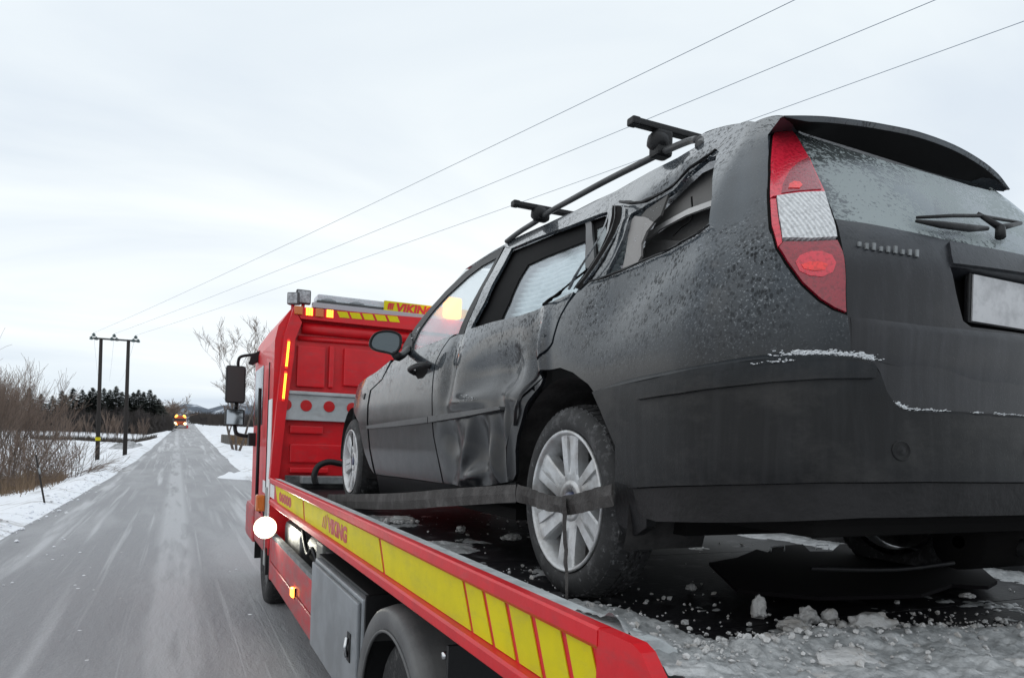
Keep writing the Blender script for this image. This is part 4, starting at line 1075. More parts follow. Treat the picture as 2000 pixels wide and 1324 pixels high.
# underbody bits
mb = MB(); mb.box((1.36, 1.22, FZ+.285), (2.72, 1.645, FZ+.36), .03); mb.build('rear_floor', M_DARK, car)
mb = MB(); mb.tube([(1.35, 2.02, FZ+.26), (2.75, 2.02, FZ+.26)], .035, 10); mb.build('rear_axle', M_DARK, car)
mb = MB(); mb.lathe([(-.22, .02), (-.22, .085), (.22, .085), (.22, .02)], (2.42, 1.42, FZ+.23), 'X', 20); mb.build('silencer', M_DARK, car)
mb = MB(); mb.tube([(2.38, 1.4, FZ+.22), (2.38, 1.2, FZ+.215), (2.38, 1.13, FZ+.21)], .028, 10); mb.build('tail_pipe', M_STEEL, car)
mb = MB(); mb.tube(catmull([(1.5, 1.35, FZ+.19), (1.75, 1.3, FZ+.185), (1.95, 1.27, FZ+.2)], 5), .006, 6); mb.build('hanging_wire', M_TRIM, car)
# broken black undertray lying below the tail
tr = [(1385, 1098), (1440, 1088), (1478, 1072), (1500, 1078), (1512, 1066), (1568, 1062), (1582, 1076), (1625, 1076), (1640, 1062), (1700, 1060), (1790, 1072), (1880, 1090), (1915, 1106), (1948, 1134), (1930, 1144), (1860, 1140), (1800, 1160), (1600, 1165), (1440, 1150)]
tray = MB().prism([onZ(u, v, FZ+.05) for u, v in tr], (0, 0, -.012)).build('broken_undertray', mat('tray_plastic', (.007, .006, .007), .9, spec=.1))
tag(tray, 'black broken plastic tray lying on the deck under the car tail', 'car part')
for q_ in (((1506, 1076), (1506, 1068), (1532, 1066), (1532, 1075)), ((1594, 1072), (1594, 1064), (1619, 1064), (1619, 1073)), ((1890, 1100), (1905, 1096), (1915, 1104))):
    MB().tube([onZ(*p, FZ+.053) for p in q_], .003, 5).build('frosted_slot', M_FROST, tray)

#==================================================================== TOW TRUCK
truck = thing('tow_truck', 'red and yellow flatbed tow truck carrying the crashed car along the road', 'truck', (2.1, 5, 0))
RX = .85
XR = 3.36
# deck floor planks of chequer plate
for i in range(6):
    y0_ = .35+i*1.19
    MB().box((RX+.035, y0_+.003, FZ-.06), (XR-.035, y0_+1.187, FZ-.004)).build('deck_plate', M_FLOOR, truck)
MB().box((1.35, .6, FZ-.26), (1.55, 7.3, FZ-.07)).build('chassis_beam', M_DARK, truck)
MB().box((2.65, .6, FZ-.26), (2.85, 7.3, FZ-.07)).build('chassis_beam', M_DARK, truck)
# side rail
ztop = onX(1240, 1256, RX).z
zt = ztop; zy1 = zt-.055; zy0 = zt-.205; zb = zt-.262
yF = 7.42; yN = onX(1255, 1268, RX).y
def rail_prof(x, sgn):
    # closed profile (x offset outward +, z)
    return [(x, zt-.004), (x-sgn*.006, zt), (x-sgn*.034, zt), (x-sgn*.040, zt-.006), (x-sgn*.040, zt-.04), (x-sgn*.030, zt-.052), (x-sgn*.012, zy1), (x-sgn*.012, zy0), (x-sgn*.034, zy0-.006), (x-sgn*.040, zy0-.016), (x-sgn*.040, zb+.008), (x-sgn*.032, zb), (x, zb)]
def sweepY(prof, y0, y1, name, m, parent, n=2, **k):
    mb = MB(); P = [[Vector((x, y0+(y1-y0)*j/n, z)) for x, z in prof] for j in range(n+1)]; q = len(prof); vs = [p for r in P for p in r]; fs = []
    for j in range(n):
        for i in range(q): fs.append((j*q+i, j*q+(i+1) % q, (j+1)*q+(i+1) % q, (j+1)*q+i))
    fs += [tuple(range(q)), tuple(n*q+i for i in range(q))]
    return mb.add(vs, fs).build(name, m, parent, **k)
OX = RX+.034
yT = yN+.16    # where the tube stops before the flat end plate
sweepY(rail_prof(OX, 1), yT, yF, 'side_rail', M_RED, truck)
# end plate with a sloping corner
ep = [(yT+.002, zt-.002), (yN+.03, zt-.001), (yN, zt-.012), (yN-.06, zt-.07), (yN-.13, zb-.0), (yT+.002, zb)]
MB().prism([Vector((RX-.004, y, z)) for y, z in ep], (.036, 0, 0)).build('rail_end_plate', M_RED, truck)
PR = [(2*((RX+XR)/2)-x, z) for x, z in rail_prof(OX, 1)]
sweepY(PR, .8, yF, 'side_rail', M_STEEL, truck, label='dark far side rail of the loading bed')
lg = [(RX+.035, zt-.003), (RX+.085, zt-.006), (RX+.125, zt-.030), (RX+.150, FZ-.01), (RX+.035, FZ-.01)]
sweepY(lg, yN+.05, yF-.05, 'bed_ledge', mat('frosty_ledge', (.50, .53, .54), .6, bump=(55, .8), col2=(.34, .37, .38), vscale=9, bd=.006), truck, n=1)
# yellow panels: traced seams
yx = OX-.0155
def ypanel(tops, bots, **k):
    (ua, va), (ub, vb) = tops; (uc, vc), (ud, vd) = bots
    ya = onX(ua, va, yx).y; yb = onX(ub, vb, yx).y; yc = onX(uc, vc, yx).y; yd = onX(ud, vd, yx).y
    MB().prism([Vector((yx, ya, zy1-.004)), Vector((yx, yb, zy1-.004)), Vector((yx, yd, zy0+.002)), Vector((yx, yc, zy0+.002))], (.003, 0, 0)).build('reflective_panel', M_YEL, truck, **k)
seams = [((537, 957), (541, 990)), ((592, 985), (594, 1027)), ((741, 1061), (750, 1132)), ((905, 1142), (922, 1242)), ((944, 1160), (964, 1270)), ((989, 1182), (1010, 1300)), ((1040, 1207), (1063, 1331)), ((1099, 1237), (1124, 1368)), ((1160, 1270), (1190, 1412))]
gap = [0, 1, 2.4, 3, 3.5, 4, 4.6, 5.2]
for i in range(len(seams)-1):
    (a, b), (c_, d_) = seams[i], seams[i+1]; ga = .6+i*.75; gb = .6+(i+1)*.75
    ypanel(((a[0]+ga, a[1]), (c_[0]-gb, c_[1])), ((b[0]+ga, b[1]), (d_[0]-gb, d_[1])))
def txt_side(s_, ua, ub, v, h, **k):
    ya = onX(ua, v, yx).y; yb = onX(ub, v, yx).y
    zz = zy0+(zy1-zy0)*.22
    return text_obj(s_, 'lettering', M_LET, h, (yx-.001, ya, zz), (0, -1, 0), (0, 0, 1), truck, bold=.006, depth=.0008, sx=abs(ya-yb)/(h*.66*len(s_)), **k)
o = txt_side('VIKING', 640, 687, 1050, .115, label='red VIKING lettering on the yellow side panel')
o = txt_side('06000', 545, 577, 990, .105, label='red 06000 lettering on the yellow side panel')
# emblem: three slanting fins before the word
mb = MB()
y0_ = onX(633, 1045, yx).y
for i in range(3):
    yy = y0_+.05-.055*i; z0_ = zy0+.035; h_ = .075+.012*i
    mb.prism([Vector((yx-.0018, yy+.03, z0_)), Vector((yx-.0018, yy+.005, z0_)), Vector((yx-.0018, yy-.035, z0_+h_)), Vector((yx-.0018, yy-.012, z0_+h_*.9))], (.001, 0, 0))
mb.build('sail_emblem', M_LET, truck)
# white blocks at the front of the rail
for a, b in ((513, 524), (528, 536)):
    MB().box((yx-.001, onX(a, 950, yx).y, zy0+.01), (yx+.003, onX(b, 950, yx).y, zy1-.01)).build('white_marking', M_WHITE, truck)
MB().box((RX+.002, .25, FZ-.12), (RX+.16, yN+.04, FZ-.008), .006).build('tail_plate', mat('snowy_plate', (.42, .45, .46), .6, bump=(40, .6), col2=(.30, .32, .33), vscale=12, bd=.004), truck)
# --- side gear below the deck
BX = RX+.02
by1 = onX(616, 1085, BX).y; by0 = onX(709, 1152, BX).y; bz1 = onX(616, 1088, BX).z; bz0 = onX(616, 1270, BX).z
box = MB().box((BX, by0, bz0), (BX+.5, by1, bz1), .012).build('storage_box', M_ALU, truck)
MB().box((BX-.022, by0+.025, bz0+.02), (BX-.001, by1-.01, bz1-.025), .008).build('box_door', M_ALU, box)
MB().box((BX+.01, by0-.03, bz0), (BX+.5, by0-.004, bz1+.02)).build('box_end_panel', M_BLACKP, box)
MB().box((BX+.03, by0-.02, bz1+.004), (BX+.5, by1+.02, bz1+.02)).build('box_lid', M_BLACKP, box)
lp = onX(690, 1262, BX)
mb = MB(); mb.box((BX-.028, lp.y-.035, lp.z-.075), (BX-.0225, lp.y+.035, lp.z+.075), .003); lk = mb.build('lock_plate', M_BLACKP, box)
mb = MB(); mb.tube([(BX-.034, lp.y, lp.z+.05), (BX-.045, lp.y-.005, lp.z), (BX-.034, lp.y, lp.z-.05)], .011, 8); mb.build('lock_handle', M_CHROME, box)
# side guards
gy0 = by1+.004; gy1 = 7.35
def gz(u, v): return onX(u, v, BX).z
MB().box((BX, gy0, bz0+.19), (BX+.03, gy1, bz0+.42), .006).build('side_guard', M_REDD, truck)
MB().box((BX-.008, gy0, bz0+.02), (BX+.025, gy1, bz0+.18), .008).build('side_guard', M_REDD, truck)
MB().box((BX-.004, gy1, bz0-.0), (BX+.06, gy1+.09, bz0+.48), .01).build('guard_post', M_REDD, truck)
mb = MB()
nt_ = 60
for i in range(nt_):
    y = gy0+.0+(gy1-gy0)*i/nt_; mb.box((BX-.002, y, bz0+.424), (BX+.045, y+(gy1-gy0)/nt_*.62, bz0+.46))
mb.box((BX+.002, gy0, bz0+.422), (BX+.04, gy1, bz0+.45))
mb.build('serrated_step', M_GALV, truck)
mk = onX(573, 1156, BX-.01)
MB().box((BX-.030, mk.y-.05, mk.z-.035), (BX-.001, mk.y+.05, mk.z+.035), .01).build('side_marker_lamp', M_AMBL, truck)
MB().box((BX-.012, mk.y-.075, mk.z-.04), (BX-.001, mk.y-.052, mk.z+.04)).build('marker_bracket', M_BLACKP, truck)
# things between guard and bed: air tanks, tank, filler
mb = MB(); mb.lathe([(-.5, .02), (-.48, .12), (-.4, .14), (.4, .14), (.48, .12), (.5, .02)], (1.12, 5.55, .92), 'Y', 20); mb.build('air_tank', M_BLACKP, truck)
MB().box((.93, 5.0, .70), (1.3, 5.25, 1.08), .02).build('battery_box', mat('battery_grey', (.12, .12, .11), .5), truck)
MB().box((.97, 6.2, .62), (1.35, 7.2, 1.02), .05).build('fuel_tank', M_STEEL, truck)
mb = MB(); mb.lathe([(-.04, .01), (-.04, .09), (.04, .1), (.05, .07), (.05, .01)], (.99, 4.98, .95), 'X', 20); mb.build('filter_cap', M_GREYP, truck)
mb = MB(); mb.tube(catmull([(.98, 5.3, .8), (.95, 5.5, .98), (.96, 5.8, .9), (1.0, 6.3, 1.02)], 6), .015, 6); mb.build('air_hose', M_BLACKP, truck)
MB().box((1.2, 3.5, .45), (3.0, 7.3, 1.05)).build('chassis_core', M_DARK, truck)
MB().box((RX+.035, 1.0, zb+.02), (RX+.10, yF, FZ-.062)).build('bed_sill', M_STEEL, truck)
# rear fender and wheel of the truck
wc = Vector((.93, 3.02, .47))
mb = MB()
rows = []
for i in range(31):
    a = -.15+(pi+.3)*i/30
    rows.append([Vector((x, wc.y+cos(a)*r_, wc.z+sin(a)*r_)) for x, r_ in ((.865, .505), (.858, .52), (.858, .585), (.87, .60), (.93, .615), (1.3, .61))])
mb.grid(rows); mb.build('rear_fender', M_FEND, truck)
mb = MB(); mb.tube([Vector((.862, wc.y+cos(-.15+(pi+.3)*i/30)*.50, wc.z+sin(-.15+(pi+.3)*i/30)*.50)) for i in range(31)], .008, 6); mb.build('fender_edge', M_FEND, truck)
def truck_wheel(c, side=-1):
    w = bpy.data.objects.new('wheel', None); COL.objects.link(w); w.parent = truck; w.matrix_parent_inverse = Matrix.Translation(-WLOC[truck.name]); WLOC[w.name] = Vector(); d = -side
    R = .47
    mb = MB(); mb.lathe([(d*.04, .24), (d*.02, .28), (0, .36), (d*.01, .43), (d*.04, R-.006), (d*.06, R), (d*.22, R), (d*.26, .43), (d*.27, .3)], c, 'X', 60); mb.build('tyre', M_TYRE_T, w)
    mb = MB(); mb.lathe([(d*.05, .245), (d*.03, .25), (d*.04, .23), (d*.14, .21), (d*.15, .12), (d*.05, .11), (d*.03, .07), (d*.03, .001)], c, 'X', 40); mb.build('rim', M_STEEL, w)
    mb = MB()
    for i in range(8): mb.lathe([(0, .001), (0, .014), (d*.03, .014)], c+Vector((d*.12, cos(i*pi/4)*.165, sin(i*pi/4)*.165)), 'X', 8)
    mb.build('wheel_nuts', M_STEEL, w)
truck_wheel(wc); truck_wheel(Vector((3.28, wc.y, .47)), 1)
mb = MB(); mb.box((.90, wc.y-.62, .5), (1.2, wc.y-.60, 1.08)); mb.build('mud_flap', M_BLACKP, truck)
bl = onX(863, 1280, .9); mb = MB(); mb.lathe([(0, .001), (0, .012), (.01, .016), (.03, .016)], bl, 'X', 12); mb.build('bracket_bolt', M_CHROME, truck)
# --- cab
CY = 7.56
CX0, CX1 = .87, 3.34
def cabbody():
    # body box with cut-in rear corners
    z1 = onY(575, 600, CY).z; zs = onY(553, 665, CY).z
    sec = [(.62, 0), (1.2, 0), (zs, 0), (zs+.15, .03), (z1-.02, .145), (z1, .19)]
    mb = MB(); rows = []
    for z, ins in sec:
        x0 = CX0+ins; x1 = CX1-ins
        rows.append([Vector(p) for p in ((x0, CY+.02, z), (x0, CY+1.0, z), (x0, CY+1.95, z), (x0+.25, CY+2.25, z), (XC, CY+2.35, z), (x1-.25, CY+2.25, z), (x1, CY+1.95, z), (x1, CY+.02, z), (x0, CY+.02, z))])
    mb.grid(rows, False); mb.add(rows[-1][:-1], [tuple(range(8))]); root = mb.build('cab_body', M_RED, truck)
    # rear wall outer frame (pillars and header) proud of it
    P = lambda u, v, Y=CY: onY(u, v, Y)
    pil = [(574, 600), (556, 655), (552, 690), (540, 798), (527, 936), (544, 938), (560, 800), (575, 690), (577, 662), (590, 630)]
    MB().prism([P(u, v, CY-.10) for u, v in pil], (0, .12, 0)).build('cab_pillar', M_RED, truck)
    MB().prism([P(u, v, CY-.10) for u, v in ((574, 599), (842, 622), (1000, 637), (1000, 668), (842, 648), (588, 622))], (0, .12, 0)).build('cab_header', M_RED, truck)
    # rear wall relief: rolled lip, step, two pressed panels
    mb = MB(); mb.tube([P(590, 640, CY-.0), P(842, 664, CY), P(1000, 679, CY)], .06, 12); mb.build('rolled_lip', M_RED, truck)
    mb = MB(); mb.tube([P(582, 660, CY-.0), P(842, 680, CY), P(1000, 692, CY)], .025, 10); mb.build('rolled_lip', M_RED, truck)
    zt_, zb_ = P(600, 672).z, P(600, 758).z
    def pressed(x0, x1, z0, z1_, d=.02, n='pressed_panel'):
        MB().box((x0, CY-d+.02, z0), (x1, CY+.03, z1_), .012).build(n, M_RED, truck)
    def raised(u0_, v0_, u1_, v1_, d):
        a = P(u0_, v0_); b = P(u1_, v1_); pressed(min(a.x, b.x), max(a.x, b.x), min(a.z, b.z), max(a.z, b.z), d)
    raised(581, 674, 633, 758, .045); raised(643, 676, 650, 758, .05); raised(672, 680, 800, 762, .045)
    raised(566, 830, 630, 848, .04); raised(566, 866, 700, 905, .045); raised(565, 912, 640, 924, .06)
    # silver band and reflectors
    a = P(566, 770); b = P(566, 820)
    band = MB().box((CX0+.08, CY-.06, b.z), (CX1-.1, CY-.02, a.z), .006).build('silver_band', M_SILV, truck)
    MB().box((CX0+.08, CY-.085, a.z), (CX1-.1, CY-.02, a.z+.035), .006).build('band_ledge', M_SILV, truck)
    for u, v in ((598, 792), (643, 794), (558, 790), (688, 797)):
        c = P(u, v, CY-.064); mb = MB(); mb.lathe([(-.006, .001), (-.006, .055), (0, .058)], c, 'Y', 24, False); mb.build('round_reflector', M_REFL, band)
    # lit LED strips in the pillar
    for (a, b) in (((564, 667), (559, 716)), ((558, 729), (553, 779))):
        p, q = P(*a, CY-.108), P(*b, CY-.108); mb = MB(); mb.tube([p+Vector((0, .004, .02)), q+Vector((0, .004, -.02))], .022, 8, flat=(1.1, .6)); o = mb.build('led_housing', M_REDL, truck)
        mb = MB(); n = 13
        for i in range(n):
            c = p.lerp(q, (i+.5)/n); mb.box((c.x-.010, c.y-.018, c.z-.0085), (c.x+.010, c.y-.012, c.z+.0085))
        mb.build('led_strip', M_LED, o)
    # warning lamps in header
    for i, (u, v, lit) in enumerate(((583, 606, 0), (604, 609, 1), (624, 611, 0), (644, 613, 1))):
        c = P(u, v, CY-.11); o = MB().box((c.x-.04, c.y-.012, c.z-.042), (c.x+.04, c.y+.012, c.z+.042), .006).build('warning_lamp', M_AMB if not lit else M_REDL, truck)
        if lit:
            mb = MB()
            for a in range(3):
                for b in range(4): mb.box((c.x-.032+a*.023, c.y-.018, c.z-.037+b*.0195), (c.x-.032+a*.023+.017, c.y-.0135, c.z-.037+b*.0195+.014))
            mb.build('led_grid', M_LED, o)
    for i in range(5):
        u = 658+i*24.5; v = 608+i*2.05
        MB().prism([P(x, y, CY-.103) for x, y in ((u, v), (u+20, v+1.6), (u+25, v+13.5), (u+5.5, v+12))], (0, .002, 0)).build('yellow_block', M_YEL, truck)
    # light bar
    L0 = P(614, 582, CY+.15); L1 = P(614, 594, CY+.15)
    xe = CX1-.35
    lb = MB().box((L0.x, CY-.02, L1.z-.02), (xe, CY+.28, L1.z+.015), .006).build('light_bar', M_GREYP, truck)
    MB().box((L0.x+.01, CY+.0, L1.z+.016), (xe, CY+.26, L0.z+.02), .02).build('light_bar_cover', glass_mat('clear_cover', (.8, .82, .84), .45, (.6, .63, .66), spots=False), lb)
    for k_ in range(4):
        cx = L0.x+.14+k_*.30
        if k_ == 2: continue
        mb = MB(); mb.lathe([(0, .09), (.03, .08), (.05, .03), (.05, .001)], (cx, CY+.13, L1.z+.018), 'Z', 16); mb.build('rotator', M_GREYP, lb)
    MB().box((L0.x-.05, CY-.07, L1.z-.075), (xe, CY-.0, L1.z-.02), .004).build('light_bar_rail', mat('pale_rail', (.35, .34, .36), .4, metal=.4), truck)
    s0 = P(750, 591, CY-.03); s1 = P(750, 605, CY-.03)
    sgn_ = MB().box((s0.x, CY-.055, s1.z-.015), (s0.x+1.15, CY-.021, s0.z+.02), .004).build('roof_sign', M_YEL, truck)
    text_obj('VIKING', 'lettering', mat('sign_red', (.55, .02, .02), .5), .125, (s0.x+.12, CY-.057, s1.z-.008), (1, 0, 0), (0, 0, 1), sgn_, shear=.2, bold=.006, depth=.0008, sx=1.05, label='red VIKING lettering on the roof sign')
    mb = MB()
    for i in range(3):
        x = s0.x+.03+i*.022; mb.prism([Vector((x, CY-.0572, s1.z+.01)), Vector((x+.015, CY-.0572, s1.z+.0)), Vector((x+.035, CY-.0572, s1.z+.08)), Vector((x+.012, CY-.0572, s1.z+.07))], (0, .001, 0))
    mb.build('sail_emblem', mat('sign_red', (.55, .02, .02), .5), sgn_)
    # lit beacon seen through the car
    c = P(884, 604, CY-.16); MB().box((c.x-.11, c.y-.05, c.z-.11), (c.x+.10, c.y+.05, c.z+.13), .045).build('amber_beacon', M_AMBL, truck, label='lit amber beacon at the end of the light bar')
    # square work lamps on the corner
    for (u, v, sz, rot) in ((593, 580, .072, 0), (573, 583, .062, -.6)):
        c = P(u, v, CY-.02); q = Matrix.Rotation(rot, 3, 'Z')
        mb = MB(); mb.box((-sz, -.02, -sz), (sz, .05, sz), .014); mb.v = [tuple(c+q @ Vector(x)) for x in mb.v]; o = mb.build('work_lamp', M_GREYP, truck)
        mb = MB(); mb.box((-sz*.82, -.024, -sz*.82), (sz*.82, -.0205, sz*.82)); mb.v = [tuple(c+q @ Vector(x)) for x in mb.v]; mb.build('work_lamp_lens', mat('frosty_lens', (.42, .43, .45), .4, bump=(60, .5), col2=(.2, .2, .21), vscale=30), o)
        mb = MB(); mb.tube([c+Vector((0, .02, -sz)), c+Vector((0, .03, -sz-.07))], .018, 6); mb.build('lamp_bracket', M_REDD, o)
    # side windows and door on the sliver of cab side
    zw0, zw1 = 1.95, 2.62
    MB().box((CX0-.006, CY+.95, zw0), (CX0+.01, CY+1.85, zw1)).build('cab_side_window', M_GLASSD, truck)
    MB().box((CX0-.012, CY+.35, 1.0), (CX0-.003, CY+.36, 2.6)).build('door_gap', M_GASKET, truck)
    MB().box((CX0-.010, CY+.03, .98), (CX0-.002, CY+.3, 2.2)).build('pale_side_reflection', M_WHITE, truck)  # white slab put in for the pale reflection on the cab side
    mb = MB(); mb.tube([(CX0-.05, CY+.8, 1.0), (CX0-.05, CY+.8, 2.35)], .018, 8); mb.build('grab_rail', M_BLACKP, truck)
    # sun visor / deflector at side window
    mb = MB(); v_ = [P(485, 710, CY+1.6), P(492, 692, CY+1.6), P(520, 678, CY+1.6), P(533, 677, CY+1.6), P(510, 700, CY+1.6), P(492, 712, CY+1.6)]
    mb.prism(v_, (.02, .12, 0)); mb.build('kerb_mirror', M_BLACKP, truck)
    # mirrors
    A = P(462, 0, 9.35)
    def mir(u0_, v0_, u1_, v1_, m):
        a = P(u0_, v0_, 9.35); b = P(u1_, v1_, 9.35)
        o = MB().box((a.x, 9.35, b.z), (b.x, 9.47, a.z), .035).build('wing_mirror', M_BLACKP, truck)
        MB().box((a.x+.018, 9.343, b.z+.018), (b.x-.018, 9.349, a.z-.018), .0).build('mirror_glass', m, o)
    mir(442, 712, 479, 788, mat('dark_mirror', (.05, .045, .045), .3, metal=.6)); mir(440, 797, 478, 832, M_MIRC)
    mb = MB(); mb.tube(catmull([P(520, 690, 9.4), P(492, 693, 9.4), P(472, 696, 9.4), P(466, 703, 9.4), P(465, 716, 9.4)], 5), .018, 8)
    mb.tube([P(462, 786, 9.42), P(461, 799, 9.42)], .022, 8)
    mb.tube(catmull([P(459, 830, 9.42), P(460, 842, 9.4), P(468, 849, 9.4), P(500, 853, 9.4)], 5), .024, 8)
    mb.build('mirror_arm', M_BLACKP, truck)
    MB().box((CX0-.08, 9.2, P(0, 862, 9.35).z if False else 1.70), (CX0+.02, 9.4, 1.86), .01).build('mirror_bracket', M_BLACKP, truck)
    # tank and beam behind the cab, hose loop
    a = P(550, 929, CY-.3); b = P(550, 944, CY-.3)
    MB().box((CX0+.25, CY-.34, b.z), (2.6, CY-.12, a.z), .01).build('headboard_beam', M_GALV, truck)
    MB().box((CX0+.12, CY-.2, FZ-.05), (XR-.1, CY-.1, a.z-.0), .01).build('headboard', M_STEEL, truck)
    mb = MB(); mb.tube(catmull([P(617, 946, CY-.45), P(614, 928, CY-.45), P(622, 910, CY-.45), P(642, 902, CY-.45), P(668, 906, CY-.45)], 6), .030, 8); mb.build('hose_loop', M_BLACKP, truck)
    # front corner: wheel arch, step, fender, tyre, flap
    MB().box((CX0-.03, CY+.1, .62), (CX0+.2, CY+1.2, .98), .04).build('cab_step', M_REDD, truck)
    MB().box((CX0-.03, CY+.12, .50), (CX0-.0, CY+.2, 1.30), .012).build('fender_edge_trim', mat('pale_grey', (.32, .33, .33), .5), truck)
    MB().box((CX0-.12, CY+.15, 1.05), (CX0-.03, CY+.25, 1.22), .02).build('outrigger_marker', M_AMB, truck)
    MB().box((CX0-.03, 9.0, .55), (CX0+.3, 9.9, 1.0), .06).build('front_bumper', M_REDD, truck)
    MB().box((CX0-.0, CY-.06, FZ-.95), (CX0+.42, CY-.035, FZ-.62)).build('mud_flap', M_BLACKP, truck)
    truck_wheel(Vector((CX0+.03, CY+.62, .47))); truck_wheel(Vector((3.3, CY+.62, .47)), 1)
    mb = MB()
    rows = [[Vector((x, CY+.62+cos(a)*.56, .47+sin(a)*.56)) for x in (CX0-.02, CX0+.3)] for a in [i*pi/16-.1 for i in range(18)]]
    mb.grid(rows); mb.build('front_fender', M_BLACKP, truck)
cabbody()
# the lit work light behind the cab
wl = onX(518, 1030, RX+.01); 
wl = onX(518, 1030, RX-.07)
mb = MB(); mb.lathe([(.07, .03), (.05, .08), (.01, .100), (0, .104)], wl, 'Y', 32); wlo = mb.build('work_light', M_WHITE, truck, label='round work light shining white below the cab')
M_BEAM2 = mat('work_light_glow_lit', (1, .95, .7), .4, emis=(1, .92, .62), estr=2.2)  # dim warm emission round the lens imitates the lamp's soft glow
mb = MB(); mb.lathe([(-.012, .078), (-.006, .096), (0, .1035)], wl, 'Y', 32); mb.build('work_light_glow_ring', M_BEAM2, wlo)
mb = MB(); mb.lathe([(-.020, .001), (-.018, .04), (-.012, .078)], wl, 'Y', 32); mb.build('work_light_lens', M_BEAM, wlo)
ld = bpy.data.lights.new('work_light_beam', 'SPOT'); ld.energy = 16; ld.color = (1, .97, .82); ld.spot_size = radians(120); ld.spot_blend = 1.0; ld.shadow_soft_size = .08
lo_ = bpy.data.objects.new('work_light_beam', ld); lo_.location = wl+Vector((-.0, -.05, 0)); lo_.rotation_euler = (radians(88), 0, radians(202)); COL.objects.link(lo_)
lo_.parent = truck; lo_.matrix_parent_inverse = Matrix.Translation(-WLOC[truck.name])

# straps
def strap(pts, w, name, label, th=.005, up=Vector((0, 0, 1)), m=M_STRAP, amp=.006):
    P = catmull(pts, 10); mb = MB(); A = []; B = []; n = Vector((-1, 0, 0))
    rows = []
    for i, p in enumerate(P):
        ww = w[0]+(w[1]-w[0])*i/(len(P)-1) if isinstance(w, tuple) else w
        d = (P[min(i+1, len(P)-1)]-P[max(i-1, 0)]).normalized(); a = n.cross(d).normalized()
        tw = amp*noise.noise(Vector((i*.3, len(pts), 0)))
        rows.append([p+a*ww/2+n*tw, p+n*(th+tw*.3), p-a*ww/2+n*tw, p-n*(th), p+a*ww/2+n*tw])
    mb.grid(rows, False); mb.add([r for r in rows[0][:-1]], [(0, 1, 2, 3)]); mb.add([r for r in rows[-1][:-1]], [(0, 1, 2, 3)])
    o = mb.build(name, m); tag(o, label, 'strap'); return o
SX = 1.09
strap([onX(640, 978, SX+.02), onX(760, 979, SX), onX(880, 971, SX), onX(1008, 963, SX-.0)], (.105, .062), 'lashing_strap', 'wide dirty strap running level from front wheel to rear wheel', amp=.012)
strap([onX(1010, 962, SX), onX(1050, 975, SX-.0), onX(1098, 988, SX-.01)], (.062, .050), 'lashing_strap', 'twisted strap crossing the front half of the rear wheel', amp=.03)
strap([onX(1098, 988, SX-.012), onX(1140, 980, SX), onX(1197, 965, SX+.01)], (.060, .062), 'lashing_strap', 'short strap crossing the rear half of the rear wheel', amp=.02)
strap([onX(1101, 972, SX-.02), onX(1103, 1040, SX-.025), onX(1106, 1110, SX-.03), onX(1107, 1178, SX-.035)], (.030, .016), 'lashing_strap', 'narrow strap hanging from the rear hub down to the bed edge', amp=.006)

